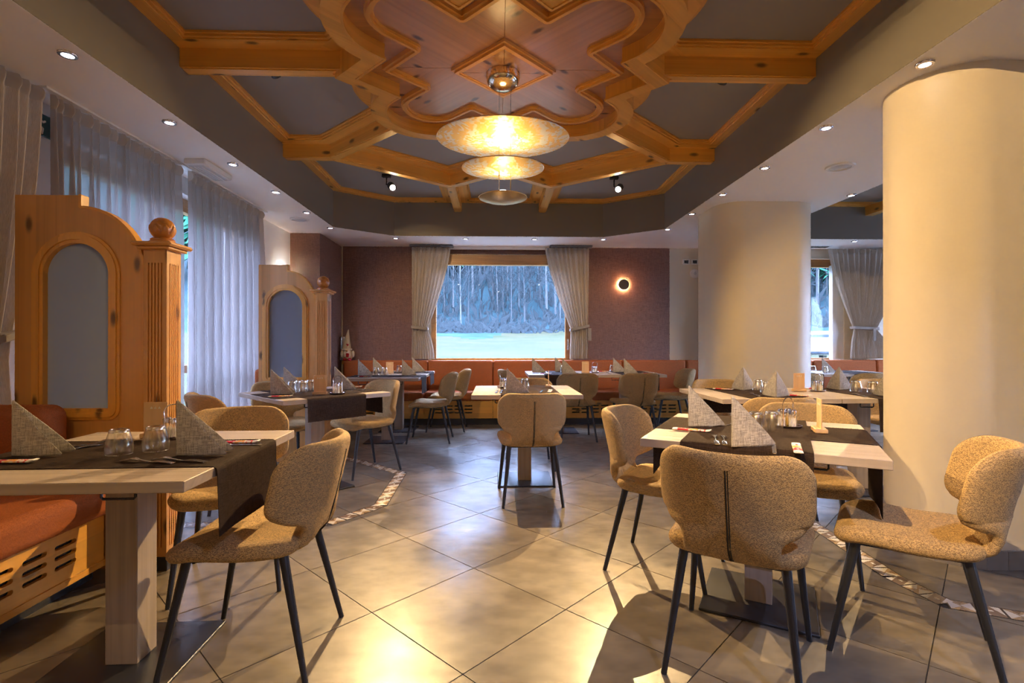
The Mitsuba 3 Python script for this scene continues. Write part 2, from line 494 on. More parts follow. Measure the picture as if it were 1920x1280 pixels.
# ---- walls
WIN = {'back': (-1.02, 1.14, 0.86, 2.50), 'side': (3.34, 5.75, 0.30, 2.50), 'right': (3.9, 5.48, 0.86, 2.50), 'front': (0.6, 1.9, 0.9, 2.1), 'front2': (4.6, 5.6, 0.9, 2.2), 'far': (2.5, 6.5, 0.86, 2.5)}


def wall_with_holes(axis, pos, thick, lo, hi, z1, holes):
    """wall along x (axis 0, at y=pos) or y (axis 1, at x=pos) with rectangular holes"""
    g = sbox(lo, 0, hi, z1)
    for h in holes: g = g.difference(sbox(h[0], h[2], h[1], h[3]))
    m = prism(g, 0, thick)
    v = m.vertices.copy()
    m.vertices = np.stack([v[:, 0], pos + v[:, 2], v[:, 1]], 1) if axis == 0 else np.stack([pos - v[:, 2], v[:, 0], v[:, 1]], 1)
    if axis == 0: m.invert()
    return m


obj('wall_back', wall_with_holes(0, YB, 0.32, XL - 0.3, XR + 0.3, 3.4, [WIN['back'], WIN['right']]), 'cream_paint')
tag('wall_back', 'cream back wall with the wide picture window', kind='structure')
wp = sbox(-2.36, 0.0, 2.69, ZC).difference(sbox(-1.06, 0.80, 1.18, 2.545))
m = prism(wp, 0, 0.012); v = m.vertices.copy(); m.vertices = np.stack([v[:, 0], YB - v[:, 2], v[:, 1]], 1)
obj('wall_back__wallpaper', m, 'wallpaper')
labels['wall_back__wallpaper'] = {'label': 'dark brown woven wallpaper around the picture window'}
obj('wall_left', wall_with_holes(1, XL, 0.32, YF - 0.3, YB + 0.3, 3.4, [WIN['side']]), 'white_wall')
tag('wall_left', 'pale left wall behind the long curtains', kind='structure')
m = box(XL, -2.385, 6.90, YB, 0, ZC)
obj('wall_pilaster', m, 'wallpaper'); tag('wall_pilaster', 'brown papered pilaster in the back left corner', kind='structure')
m = wall_with_holes(1, XR, 0.3, YF, YB, 3.4, [WIN['far']]); m.vertices[:, 0] = 2 * XR - m.vertices[:, 0]; m.invert()
obj('wall_right', m, 'cream_paint'); tag('wall_right', 'cream wall closing the right-hand room', kind='structure')
m = wall_with_holes(0, YF, 0.3, XL, XR, 3.4, [WIN['front2']]); m.vertices[:, 1] = 2 * YF - m.vertices[:, 1]; m.invert()
obj('wall_front', m, 'cream_paint'); tag('wall_front', 'cream wall behind the viewer', kind='structure')

# ---- columns
COLS = [(2.31, 3.75, 2.56, 3.16, 0.29), (2.335, 3.40, 5.20, 6.05, 0.28)]
for i, (x0, x1, y0, y1, r) in enumerate(COLS):
    key = 'column' if i == 0 else 'column_001'
    g = rrect(x0, x1, y0, y1, r)
    g = sbox(x0, y0, x1, y1).buffer(-r).buffer(r, quad_segs=24)
    obj(key + '__shaft', prism(g, 0.0, ZC), 'cream_paint', 30)
    tag(key, ('broad cream round-edged column at the right edge, beside the pulled-out chair', 'cream round-edged column standing in the middle of the right half')[i], 'column', kind='structure')
    e = g.buffer(0.012, quad_segs=24).exterior
    L = e.length; n = int(L / 0.105)
    for q in range(n):
        a, b = np.array(e.interpolate(L * q / n + 0.001).coords[0]), np.array(e.interpolate(L * (q + 1) / n - 0.001).coords[0])
        t = (b - a) / np.linalg.norm(b - a); nn = np.array([-t[1], t[0]])
        c = g.centroid.coords[0]
        if nn @ (np.array(c) - a) < 0: nn = -nn
        m = prism(Polygon([a, b, b + nn * 0.018, a + nn * 0.018]), 0.0, 0.098)
        if (a[1] < y0 + 0.30 or a[0] < x0 + 0.2) : obj(key + '__skirting_tile', m, 'skirting')

# ---- ceiling
tray = Polygon([(-2.085, CY - 3.08), (-1.42, CY - 3.60), (1.50, CY - 3.60), (2.172, CY - 3.08), (2.172, CY + 3.08), (1.48, CY + 3.60), (-1.42, CY + 3.60), (-2.085, CY + 3.08)])
tray2 = Polygon([(3.58, 0.3), (4.2, -0.2), (7.2, -0.2), (7.8, 0.3), (7.8, 6.55), (7.2, 7.08), (4.2, 7.08), (3.58, 6.55)])
ZB = 3.112                                 # underside of the flat boards
soff = sbox(XL, YF, XR, YB).difference(tray.buffer(0.003, join_style=2)).difference(tray2.buffer(0.003, join_style=2))
obj('ceiling', prism(soff, ZC, ZC + 0.02), 'white_paint')
tag('ceiling', 'lowered white ceiling with a coffered grey and pine tray in its middle', kind='structure')
for i, t in enumerate((tray, tray2)):
    obj('ceiling__riser', prism(t.buffer(0.02, join_style=2).difference(t), ZC + 0.001, 3.20), 'gray_riser')
    obj('ceiling__gray_panel', prism(t.buffer(0.02, join_style=2), 3.150, 3.20), 'gray_ceiling')
obj('ceiling__slab', box(XL - 0.3, XR + 0.3, YF - 0.3, YB + 0.3, 3.21, 3.4), 'white_paint')


def lobes(d, r, a=0.555):
    dia = Polygon([(d, 0), (0, d), (-d, 0), (0, -d)])
    g = unary_union([dia] + [LineString([(0, 0), (sx * a, sy * a)]).buffer(r, quad_segs=28) for sx in (1, -1) for sy in (1, -1)])
    return affinity.translate(g, CX, CY)


outer, inner, mold = lobes(1.135, 0.465), lobes(0.995, 0.355), lobes(0.822, 0.238)
# beams: centre lines from the medallion to the riser
VX, VY, CXX, CYY = 0.585, 2.47, 1.655, 1.61
lines = []
for s in (-1, 1):
    wall_x = -2.085 if s < 0 else 2.172
    lines.append([(CX + s * 1.0, CY), (wall_x, CY)])
    lines.append([(CX + s * 0.88, CY + 0.88), (CX + s * CXX, CY + CYY)])
    lines.append([(CX + s * CXX, CY + CYY), (wall_x, CY + CYY)])
    lines.append([(CX + s * CXX, CY + CYY), (CX + s * VX, CY + VY)])
    lines.append([(CX + s * VX, CY + VY), (CX, CY + 1.98)])
    lines.append([(CX + s * VX, CY + VY), (CX + s * VX, CY + 3.60)])
lines.append([(CX, CY + 1.05), (CX, CY + 1.98)])
lines += [[(x, 2 * CY - y) for x, y in l] for l in lines if max(p[1] for p in l) > CY + 0.1]
strips = [LineString(l).buffer(0.050, cap_style=2) for l in lines]
joints = [Point(l[i]).buffer(0.050, quad_segs=8) for l in lines for i in (0, 1)]
net = unary_union(strips + [outer])
boards = unary_union([net.buffer(0.105, join_style=2, mitre_limit=2.0), tray.difference(tray.buffer(-0.085, join_style=2))]).intersection(tray)
# board panels: the boards along the tray's edge and those along the beams, each piece its own entry
edge_b = tray.difference(tray.buffer(-0.085, join_style=2)).difference(net.buffer(0.105, join_style=2, mitre_limit=2.0))
for p in polys(edge_b):
    x0, y0, x1, y1 = p.bounds
    wobj('ceiling__edge_board', prism(p, ZB, 3.150), 'pine', (1, 0, 0) if x1 - x0 > y1 - y0 else (0, 1, 0))
used = unary_union([outer.buffer(0.105, join_style=2, mitre_limit=2.0)]).intersection(tray)
wobj('ceiling__medallion_board', prism(used, ZB, 3.150), 'pine', (1, 1, 0))
for l in lines:
    g = LineString(l).buffer(0.155, cap_style=2).intersection(tray).difference(used)
    used = unary_union([used, g])
    d = np.array(l[1]) - np.array(l[0])
    for p in polys(g):
        wobj('ceiling__beam_board', prism(p, ZB, 3.150), 'pine', (d[0], d[1], 0))
for l, s in zip(lines, strips):
    g = s.difference(outer).intersection(tray.buffer(0.003))
    d = np.array(l[1]) - np.array(l[0])
    for p in polys(g):
        c = p.buffer(-0.012, join_style=2)
        wobj('ceiling__beam', cat(prism(p, 2.990, ZB), prism(c, 2.982, 2.990)), 'pine', (d[0], d[1], 0))
# edge moulding around every grey field
holes = tray.difference(boards)
for p in polys(holes):
    a, b, c = p.buffer(-0.018, join_style=2), p.buffer(-0.034, join_style=2), p.buffer(0.004, join_style=2)
    m = cat(prism(c.difference(a), ZB + 0.010, 3.150), prism(a.difference(b), ZB + 0.024, 3.150))
    wobj('ceiling__edge_moulding', m, 'pine_trim', (0, 1, 0))
e2 = tray2.difference(tray2.buffer(-0.09, join_style=2))
wobj('ceiling__edge_board', prism(e2, ZB, 3.150), 'pine', (1, 0, 0))
wobj('ceiling__edge_moulding', prism(tray2.buffer(-0.085, join_style=2).difference(tray2.buffer(-0.12, join_style=2)), ZB + 0.012, 3.150), 'pine_trim', (1, 0, 0))
wobj('ceiling__beam', box(5.25, 5.36, 4.5, 7.08, 2.985, ZB), 'pine', (0, 1, 0))
wobj('ceiling__beam', box(6.05, 6.16, 4.5, 7.08, 2.985, ZB), 'pine', (0, 1, 0))
# the medallion
MED = 'ceiling_medallion'
tag(MED, 'large lobed pine medallion in the middle of the coffered ceiling, above the hanging lamp', 'ceiling ornament')
wobj(MED + '__ring', prism(outer.difference(inner), 2.952, ZB), 'pine', (1, 1, 0))
wobj(MED + '__bead', prism(inner.buffer(0.004).difference(inner.buffer(-0.010)), 2.946, 2.958), 'pine_trim', (1, 1, 0))
for q, (sx, sy) in enumerate(((1, 1), (-1, 1), (-1, -1), (1, -1))):
    quad = sbox(min(CX + sx * .0012, CX + sx * 3), min(CY + sy * .0012, CY + sy * 3), max(CX + sx * .0012, CX + sx * 3), max(CY + sy * .0012, CY + sy * 3))
    wobj(MED + '__border_board', prism(inner.difference(mold.buffer(-0.02)).intersection(quad), 3.048, 3.075), 'pine_panel', (1, 0, 0))
    wobj(MED + '__panel', prism(mold.buffer(-0.012).intersection(quad), 3.034, 3.046), 'pine_panel', (1, sx * sy, 0))
a, b, c = mold, mold.buffer(-0.016), mold.buffer(-0.036)
d_ = mold.buffer(-0.054)
wobj(MED + '__moulding', cat(prism(a.difference(b), 3.018, 3.05), prism(b.difference(c), 3.002, 3.05), prism(c.difference(d_), 3.018, 3.05)), 'pine_trim', (1, 1, 0))
dia = lambda r: Polygon([(CX + r, CY), (CX, CY + r), (CX - r, CY), (CX, CY - r)])
wobj(MED + '__diamond_moulding', cat(prism(dia(0.355).difference(dia(0.333)), 3.014, 3.05), prism(dia(0.333).difference(dia(0.305)), 2.998, 3.05), prism(dia(0.305).difference(dia(0.285)), 3.003, 3.05)), 'pine_trim', (1, 1, 0))
for q, (sx, sy) in enumerate(((1, 1), (-1, 1), (-1, -1), (1, -1))):
    quad = sbox(min(CX + sx * .0012, CX + sx * 3), min(CY + sy * .0012, CY + sy * 3), max(CX + sx * .0012, CX + sx * 3), max(CY + sy * .0012, CY + sy * 3))
    wobj(MED + '__diamond_panel', prism(dia(0.287).intersection(quad), 3.006, 3.03), 'pine_panel', (1, sx * sy, 0))

# ---- windows
def window(key, axis, pos, h, depth, mull=(), trans=(), label=''):
    """timber frame with panes in the hole h = (lo, hi, z0, z1); axis as wall_with_holes; depth = inset of the frame"""
    lo, hi, z0, z1 = h
    fw, ft = 0.075, 0.07
    def put(a0, a1, c0, c1, d0, d1):
        return box(a0, a1, pos + d0, pos + d1, c0, c1) if axis == 0 else box(pos - d1, pos - d0, a0, a1, c0, c1)
    ax = (1, 0, 0) if axis == 0 else (0, 1, 0)
    wobj(key + '__frame', cat(put(lo, hi, z1 - 0.12, z1, depth, depth + ft), put(lo, hi, z0, z0 + fw, depth, depth + ft),
                              put(lo, lo + fw, z0 + fw, z1 - 0.12, depth, depth + ft), put(hi - fw, hi, z0 + fw, z1 - 0.12, depth, depth + ft)), 'window_wood', ax)
    xs = [lo + fw] + [q for q in mull] + [hi - fw]
    for q in mull:
        wobj(key + '__mullion', put(q - 0.05, q + 0.05, z0 + fw, z1 - 0.12, depth, depth + ft), 'window_wood', (0, 0, 1))
    for q in trans:
        wobj(key + '__transom', put(lo + fw, hi - fw, q - 0.035, q + 0.035, depth + 0.005, depth + ft - 0.005), 'window_wood', ax)
    for a, b in zip(xs[:-1], xs[1:]):
        a2, b2 = a + (0.05 if a in mull else 0), b - (0.05 if b in mull else 0)
        y = depth + 0.035
        v = np.array([[a2, z0 + fw], [b2, z0 + fw], [b2, z1 - 0.12], [a2, z1 - 0.12]])
        vv = np.array([[p[0], pos + y, p[1]] if axis == 0 else [pos - y, p[0], p[1]] for p in v])
        obj(key + '__pane', trimesh.Trimesh(vv, [[0, 1, 2], [0, 2, 3]], process=False), 'window_glass')
    tag(key, label, kind='structure')


window('window_1', 0, YB, WIN['back'], 0.04, label='wide picture window in the back wall looking onto a meadow and forest')
window('window_2', 1, XL, WIN['side'], 0.10, mull=(4.40,), trans=(0.93,), label='tall timber window behind the sheer curtains on the left')
window('window_3', 0, YB, WIN['right'], 0.10, label='window in the back wall of the right-hand room')
window('window_4', 0, YF - 0.2, WIN['front2'], 0.0, mull=(5.0,), label='wide window behind the viewer in the right-hand room')
window('window_5', 1, XR + 0.2, WIN['far'], 0.0, mull=(4.0,), label='window in the right wall of the right-hand room')
obj('window_1__blind_box', box(-1.02, 1.14, 7.80, 7.85, 2.372, 2.525), 'window_wood')
labels['window_1__blind_box'] = {'label': 'brown blind box along the top of the window'}
obj('window_1__handle', cat(bbox(0.03, 0.02, 0.12, 0.005, (1.105, 7.875, 1.12)), bbox(0.02, 0.02, 0.13, 0.005, (1.10, 7.85, 1.17))), 'steel')
obj('window_3__reveal', box(5.30, 5.48, 7.86, 7.95, 0.86, 2.40), 'white_plastic')

# ================================================================ outdoors
GZ = -0.25


def terrain(x, y):
    r = np.hypot(x, y)
    a = np.degrees(np.arctan2(x, y))
    bank = np.maximum(r - 9, 0) * 0.064 * (1 - 0.72 * np.clip((a - 18) / 6, 0, 1) * np.clip((46 - r) / 6, 0, 1)) + np.clip((r - 44) / 8, 0, 1) * 0.8 * (0.6 + 0.4 * np.sin(a / 9.0))
    rise = np.clip((r - 52) / 60, 0, 1) ** 1.15 * 27
    n = meshkit.fbm(np.stack([x * 0.06, y * 0.06, 0 * x], -1), 4, 3) - 0.5
    return GZ + bank + rise + n * np.clip((r - 12) / 40, 0, 1) * 1.6


az = np.radians(np.linspace(-100, 62, 180)); rr = np.concatenate([np.linspace(5, 48, 44), np.linspace(50, 120, 50)])
A, R = np.meshgrid(az, rr)
X, Y = np.sin(A) * R, np.cos(A) * R
keep = np.ones_like(X, bool)
V = np.stack([X, Y, terrain(X, Y)], -1)
F = []
F2 = []
nr, na = X.shape
for i in range(nr - 1):
    for j in range(na - 1):
        q = [i * na + j, i * na + j + 1, (i + 1) * na + j + 1, (i + 1) * na + j]
        cx, cy = X[i, j], Y[i, j]
        if cx > XL - 1.5 and cy < YB + 1.2 and rr[i] < 14: continue
        edge = 43 + 5 * math.sin(az[j] * 23) + 2 * math.sin(az[j] * 61 + 1)
        (F if rr[i] < edge else F2).extend([[q[0], q[2], q[1]], [q[0], q[3], q[2]]])


def terr(key, faces, bsdf):
    m = trimesh.Trimesh(V.reshape(-1, 3), faces, process=False); m.remove_unreferenced_vertices()
    obj(key, m, bsdf, True)


terr('meadow', F, 'grass'); tag('meadow', 'pale green meadow outside the picture window', kind='structure')
terr('hillside', F2, 'forest_floor'); tag('hillside', 'dark wooded hillside rising behind the meadow', kind='structure')


def bare_tree(seed, h):
    r = np.random.default_rng(seed)
    lean = r.normal(0, 0.02, 2) * h
    tp = [np.array([0, 0, -0.3]), np.array([lean[0] * .3, lean[1] * .3, h * .35]), np.array([lean[0] * .7, lean[1] * .7, h * .7]), np.array([lean[0], lean[1], h])]
    trunk = tube(tp, [0.011 * h, 0.009 * h, 0.006 * h, 0.002 * h], 5)
    tw = []
    for i in range(46):
        t = r.uniform(0.22, 0.97)
        b = np.array([np.interp(t * h, [0, h * .35, h * .7, h], [p[k] for p in tp]) for k in (0, 1)] + [t * h])
        a = r.uniform(0, 2 * PI); l = h * 0.30 * (1.1 - t) * r.uniform(.6, 1.3) + 0.3
        d = np.array([math.cos(a), math.sin(a), r.uniform(.7, 1.5)]); d /= np.linalg.norm(d)
        e = b + d * l; m = b + d * l * .5 + np.array([0, 0, -.04 * l])
        tw.append(tube([b, m, e], [0.0035 * h, 0.0025 * h, 0.001 * h], 3))
        for q in range(3):
            s = b + d * l * r.uniform(.3, .9); d2 = d + r.normal(0, .55, 3); d2 /= np.linalg.norm(d2)
            tw.append(tube([s, s + d2 * l * .45], [0.002 * h, 0.0008 * h], 3))
    return trunk, cat(*tw)


def conifer(seed, h):
    r = np.random.default_rng(seed)
    v, f = [], []
    nl = 17
    for i in range(nl):
        t = i / nl
        z = h * (0.12 + 0.86 * t); rad = h * 0.20 * (1 - t) ** 0.85 + 0.15; n = 15
        k = len(v); v.append([0, 0, z + h * 0.085])
        a0 = r.uniform(0, 6.28)
        for j in range(2 * n):
            q = rad * (r.uniform(.8, 1.1) if j % 2 == 0 else r.uniform(.38, .55))
            a = a0 + j * PI / n
            v.append([q * math.cos(a), q * math.sin(a), z - (0.045 * h * (1 - t * .6) if j % 2 == 0 else -0.02 * h) + r.normal(0, .01 * h)])
        for j in range(2 * n): f.append([k, k + 1 + j, k + 1 + (j + 1) % (2 * n)])
    return tube([[0, 0, -.3], [0, 0, h * .3], [0, 0, h * .93]], [h * .014, h * .012, h * .004], 6), trimesh.Trimesh(np.array(v), f, process=False)


protos = {'bare': [], 'conifer': []}
for s in range(4):
    a, b = bare_tree(40 + s, 9.0 + s)
    protos['bare'].append({'trunk': mikit.ply(a, 'birch' if s % 2 else 'bark'), 'branches': mikit.ply(b, 'twig')})
for s in range(3):
    a, b = conifer(60 + s, 13.0 + 2 * s)
    protos['conifer'].append({'trunk': mikit.ply(a, 'bark'), 'crown': mikit.ply(b, 'conifer')})
tr = np.random.default_rng(11)


def forest(n, a0, a1, kind, r0, r1, labs, grp):
    for i in range(n):
        a = math.radians(a0 + (a1 - a0) * (i + tr.uniform(0, 1)) / n); R = tr.uniform(r0, r1)
        x, y = R * math.sin(a), R * math.cos(a)
        z = float(terrain(np.array([x]), np.array([y]))[0])
        key = free('bare_tree' if kind == 'bare' else 'conifer')
        sc = tr.uniform(.75, 1.25)
        copy(key, protos[kind][i % len(protos[kind])], T().translate([x, y, z]).rotate([0, 0, 1], tr.uniform(0, 360)).scale([sc * tr.uniform(.85, 1.1)] * 2 + [sc]))
        tag(key, labs, 'tree', grp)


forest(40, -11, 10, 'bare', 50, 70, 'slender leafless tree on the wooded slope outside the picture window', 'leafless trees behind the meadow')
forest(26, -12, 10, 'conifer', 66, 96, 'dark green conifer on the slope outside the picture window', 'conifers behind the meadow')
forest(8, 28, 35, 'conifer', 54, 80, 'dark green conifer outside the window of the right-hand room', 'conifers outside the right-hand room')
forest(10, 26, 35, 'bare', 48, 60, 'slender leafless tree outside the window of the right-hand room', 'leafless trees outside the right-hand room')
forest(9, -66, -24, 'conifer', 52, 76, 'dark conifer showing as a green shade through the curtains on the left', 'conifers behind the left curtains')
# brushwood along the foot of the slope: nobody could count it
tw = []
for i in range(3000):
    a = math.radians(tr.uniform(-13, 36)); R = 46 + 24 * tr.uniform(0, 1) ** 1.6
    x, y = R * math.sin(a), R * math.cos(a); z = float(terrain(np.array([x]), np.array([y]))[0]) if i % 1 == 0 else 0
    h = tr.uniform(.5, 2.6) * (0.3 + (R - 46) / 20)
    d = tr.normal(0, .16, 2) * h
    w = 0.012 + 0.006 * h
    tw.append(([x - w, y, z - .2], [x + w, y, z - .2], [x + d[0], y + d[1], z + h], [x + d[0] * .5, y + d[1] * .5, z + h * .55], [x + d[0] * .5 + tr.normal(0, .5), y + d[1] * .5 + .1, z + h * .95]))
v = np.array(tw).reshape(-1, 3); k = np.arange(len(tw))[:, None] * 5
obj('brushwood', trimesh.Trimesh(v, np.concatenate([k + [0, 1, 2], k + [3, 3 - 3, 4]]), process=False), 'twig')
tag('brushwood', 'grey-blue leafless brushwood at the foot of the wooded slope', 'brushwood', kind='stuff')
# the parked car outside the right-hand window
def car():
    prof = Polygon([(-2.0, .32), (-2.05, .75), (-1.9, .98), (-1.15, 1.05), (-.75, 1.50), (.55, 1.56), (1.25, 1.42), (1.75, 1.02), (2.02, .95), (2.08, .40), (1.9, .30)]).buffer(-.05).buffer(.05)
    m = trimesh.creation.extrude_polygon(prof, 1.66, engine='earcut'); v = m.vertices.copy()
    v[:, 2] -= .83
    w = np.where(v[:, 1] > 1.06, 0.86, 1.0)
    m.vertices = np.stack([v[:, 0], v[:, 2] * w, v[:, 1]], 1)
    return m
CARX, CARY = 17.3, 25.9
kx = place(CARX, CARY, float(terrain(np.array([CARX]), np.array([CARY]))[0]) + 0.02, 38)
obj('car__body', car(), 'car_white', 30, kx)
for s in (-1, 1):
    g = Polygon([(-.95, 1.10), (-.68, 1.44), (.50, 1.49), (1.12, 1.36), (1.40, 1.10)])
    m = trimesh.creation.extrude_polygon(g, .02, engine='earcut'); v = m.vertices.copy(); m.vertices = np.stack([v[:, 0], (v[:, 2] - .01) + s * .735, v[:, 1]], 1)
    obj('car__window', m, 'car_dark', tw=kx)
    for q in (-1.25, 1.3):
        m = trimesh.creation.cylinder(.31, .2, sections=24); m.apply_transform(trimesh.transformations.rotation_matrix(PI / 2, [1, 0, 0])); m.apply_translation([q, s * .76, .31])
        obj('car__wheel', m, 'car_dark', 30, kx)
obj('car__bumper', bbox(.12, 1.60, .16, .03, (-2.04, 0, .45)), 'car_dark', tw=kx)
obj('car__windscreen', box(-1.02, -.98, -.62, .62, 1.10, 1.36), 'car_dark', tw=kx)
tag('car', 'white car parked outside the window of the right-hand room', 'car')

# ================================================================ chairs
PY = np.array([(-.02, .432), (-.10, .436), (-.17, .443), (-.212, .462), (-.240, .50), (-.256, .55), (-.272, .62), (-.290, .70), (-.308, .78), (-.316, .82)])
PS = np.concatenate([[0], np.cumsum(np.linalg.norm(np.diff(PY, axis=0), axis=1))])
S_OF = lambda z: float(np.interp(z, PY[3:, 1], PS[3:]))


def back_surf(u, s):
    ext = lambda k: np.interp(s, PS, PY[:, k]) + np.maximum(s - PS[-1], 0) * (PY[-1, k] - PY[-2, k]) / (PS[-1] - PS[-2])
    y, z = ext(0), ext(1)
    k = np.clip((z - .47) / .10, 0, 1)
    wrap = np.maximum(np.abs(u) - .03, 0) / .225
    y = y + k * .150 * wrap ** 1.75
    return np.stack([u * (1 - .03 * k * wrap ** 2), y, z], -1)


def chair_proto():
    p = {}
    seat = rrect(-.237, .237, -.205, .238, .085)
    def seat_surf(u, v):
        z = .452 - .03 * np.clip((v - .12) / .115, 0, 1) ** 2 - .012 * np.exp(-(v + .02) ** 2 / .02) + .01 * (u / .22) ** 2
        return np.stack([u * (1 + .06 * np.clip(v / .24, -1, 1)), v, z], -1)
    m, _ = pad(seat, seat_surf, .030, .036, 72)
    p['seat'] = mikit.ply(m, 'chair_fabric', smooth=True)
    s0, s1, s2, s3 = 0.0, S_OF(.61), S_OF(.527), PS[-1]
    g = unary_union([sbox(-.155, s0, .155, s1), sbox(-.255, s2, .255, s3).buffer(-.10).buffer(.10, quad_segs=12)])
    g = g.buffer(.035, quad_segs=8).buffer(-.035, quad_segs=8)
    m, _ = pad(g, back_surf, .024, .034, 120, center=(0, S_OF(.60)))
    p['backrest'] = mikit.ply(m, 'chair_fabric', smooth=True)
    # seam down the back
    s = np.linspace(.09, PS[-1] - .05, 18)
    P = back_surf(0 * s, s); h = 1e-3
    n = np.cross(back_surf(0 * s + h, s) - back_surf(0 * s - h, s), back_surf(0 * s, s + h) - P); n /= np.linalg.norm(n, axis=1, keepdims=True)
    if n[5, 1] > 0: n = -n
    p['backrest__seam'] = mikit.ply(cat(tube(P + n * .0228, .0032, 6), tube(P + n * .0228 + [.007, 0, 0], .0022, 6)), 'seam', smooth=True)
    legs = [((-.185, .165, .425), (-.225, .25, 0)), ((.185, .165, .425), (.225, .25, 0)), ((-.165, -.155, .425), (-.215, -.25, 0)), ((.165, -.155, .425), (.215, -.25, 0))]
    for i, (a, b) in enumerate(legs):
        p['leg' + ('_%03d' % i if i else '')] = mikit.ply(tube([a, b], [.0165, .0100], 12), 'black_metal', smooth=40)
    p['frame'] = mikit.ply(cat(tube([(-.185, .165, .420), (.185, .165, .420)], .009, 8), tube([(-.165, -.155, .420), (.165, -.155, .420)], .009, 8),
                               tube([(-.185, .165, .420), (-.165, -.155, .420)], .009, 8), tube([(.185, .165, .420), (.165, -.155, .420)], .009, 8)), 'black_metal', smooth=40)
    return p


CHAIR = chair_proto()
CHAIRS = [  # x, y, turn (0 = faces away from the viewer), label
    (-0.915, 1.985, 91, 'mustard chair in the left foreground, seen in profile at the open end of the table'),
    (-1.33, 2.60, 200, 'mustard chair behind the near left table, only its top edge and a seat corner showing'),
    (0.25, 3.86, 2, 'mustard chair standing alone with its back to the viewer in the middle of the room'),
    (-1.22, 4.70, 136, 'mustard chair on the right side of the diagonal table between the wooden dividers'),
    (-1.93, 3.83, -45, 'mustard chair half hidden behind a napkin cone, at the window side of the diagonal table'),
    (-1.88, 4.60, 225, 'chair on the far side of the diagonal table, its pale seat under the tabletop'),
    (-0.80, 6.13, 90, 'nearer of the two chairs in profile at the open end of the back left tables'),
    (-0.68, 6.90, 90, 'farther of the two chairs in profile at the open end of the back left tables'),
    (0.955, 6.19, 2, 'chair with its back to the viewer behind the right end of the small middle table'),
    (1.68, 6.20, 8, 'chair seen from behind, right one of the two before the back right tables'),
    (2.36, 6.85, 88, 'chair in profile at the right end of the back bench tables, beside the middle column'),
    (0.31, 4.87, 180, 'chair on the far side of the small middle table, facing the viewer'),
    (0.34, 6.80, -80, 'small pale chair back peeking out at the left end of the back right tables'),
    (0.91, 1.885, -33, 'large chair in the right foreground with its back and centre seam to the viewer'),
    (0.885, 2.655, -124, 'mustard chair at the left side of the near right table, seen from its inner side'),
    (1.61, 1.935, 52, 'mustard chair at the right edge, pulled out beside the cream column'),
    (1.665, 2.69, 150, 'mustard chair on the far side of the near right table, behind the glasses and cruet'),
    (1.90, 3.54, 0, 'chair back showing just above the far chair of the near right table'),
    (2.11, 4.63, 180, 'chair on the far side of the table before the middle column, left of its napkins'),
    (3.72, 4.62, 180, 'chair partly hidden behind the right column, seat just visible at its left edge'),
    (3.62, 6.08, 0, 'chair in the right-hand room with its back to the viewer, beside the middle column'),
    (4.46, 6.12, 4, 'chair in the right-hand room showing at the left edge of the right column'),
]
for x, y, r, lab in CHAIRS:
    key = free('dining_chair'); copy(key, CHAIR, place(x, y, 0, r)); tag(key, lab, 'chair', 'mustard dining chairs')

# ================================================================ tables
ZT = 0.772


def table_proto(w=.87, d=.87):
    p = {'top': wply(bbox(w, d, .034, .0025, (0, 0, ZT - .017)), 'oak', (1, 0, 0)),
         'post': wply(bbox(.112, .112, ZT - .034 - .012, .002, (0, 0, (ZT - .034 + .012) / 2)), 'oak', (0, 0, 1)),
         'base': mikit.ply(bbox(.46, .46, .012, .003, (0, 0, .006)), 'base_plate'),
         'mount': mikit.ply(cat(bbox(.36, .06, .022, .004, (0, 0, ZT - .045)), bbox(.06, .36, .022, .004, (0, 0, ZT - .045))), 'black_metal')}
    z = ZT - .034
    for i, sx in enumerate((-1, 1)):
        p['bag_hook' + ('_001' if i else '')] = mikit.ply(tube([(sx * .20 - .05, -.36, z), (sx * .20 - .05, -.36, z - .03), (sx * .20 - .045, -.36, z - .036), (sx * .20 + .045, -.36, z - .036), (sx * .20 + .05, -.36, z - .03), (sx * .20 + .05, -.36, z)], .004, 6), 'black_metal', smooth=40)
    return p


TABLE, TABLE_S = table_proto(), table_proto(.87, .735)
TB = {}
for nm, x, y, r, pr, lab in [
    ('T1', -1.362, 1.935, 1.5, TABLE, 'grey oak pedestal table in the left foreground beside the orange bench'),
    ('T2', -1.486, 4.185, 45, TABLE, 'grey oak table turned diagonally between the two wooden dividers'),
    ('T3', -1.325, 6.165, 0, TABLE_S, 'front one of the two tables pushed together at the left end of the back bench'),
    ('T3b', -1.325, 6.91, 0, TABLE_S, 'rear one of the two tables pushed together, against the left end of the back bench'),
    ('T4', 0.235, 4.355, 0, TABLE, 'small grey oak pedestal table in the middle of the room'),
    ('T5', 1.20, 2.295, -30, TABLE, 'grey oak pedestal table in the right foreground, turned at an angle'),
    ('T6', 0.83, 6.76, 0, TABLE, 'left one of the two tables along the back bench right of the window'),
    ('T6b', 1.705, 6.76, 0, TABLE, 'right one of the two tables along the back bench right of the window'),
    ('T7', 2.05, 4.02, 0, TABLE, 'left one of the two joined tables in front of the middle column'),
    ('T7b', 2.925, 4.02, 0, TABLE, 'right one of two joined tables before the middle column, running behind the right column'),
    ('T8', 3.95, 6.82, 0, TABLE, 'table on the bench in the right-hand room, beside the middle column'),
    ('T8b', 4.83, 6.82, 0, TABLE, 'table on the bench in the right-hand room, under the tied curtain')]:
    key = free('pedestal_table'); copy(key, pr, place(x, y, 0, r)); tag(key, lab, 'table', 'grey oak tables'); TB[nm] = (x, y, r)


def tpt(nm, lx, ly):
    x, y, r = TB[nm]; a = math.radians(r)
    return x + lx * math.cos(a) - ly * math.sin(a), y + lx * math.sin(a) + ly * math.cos(a)


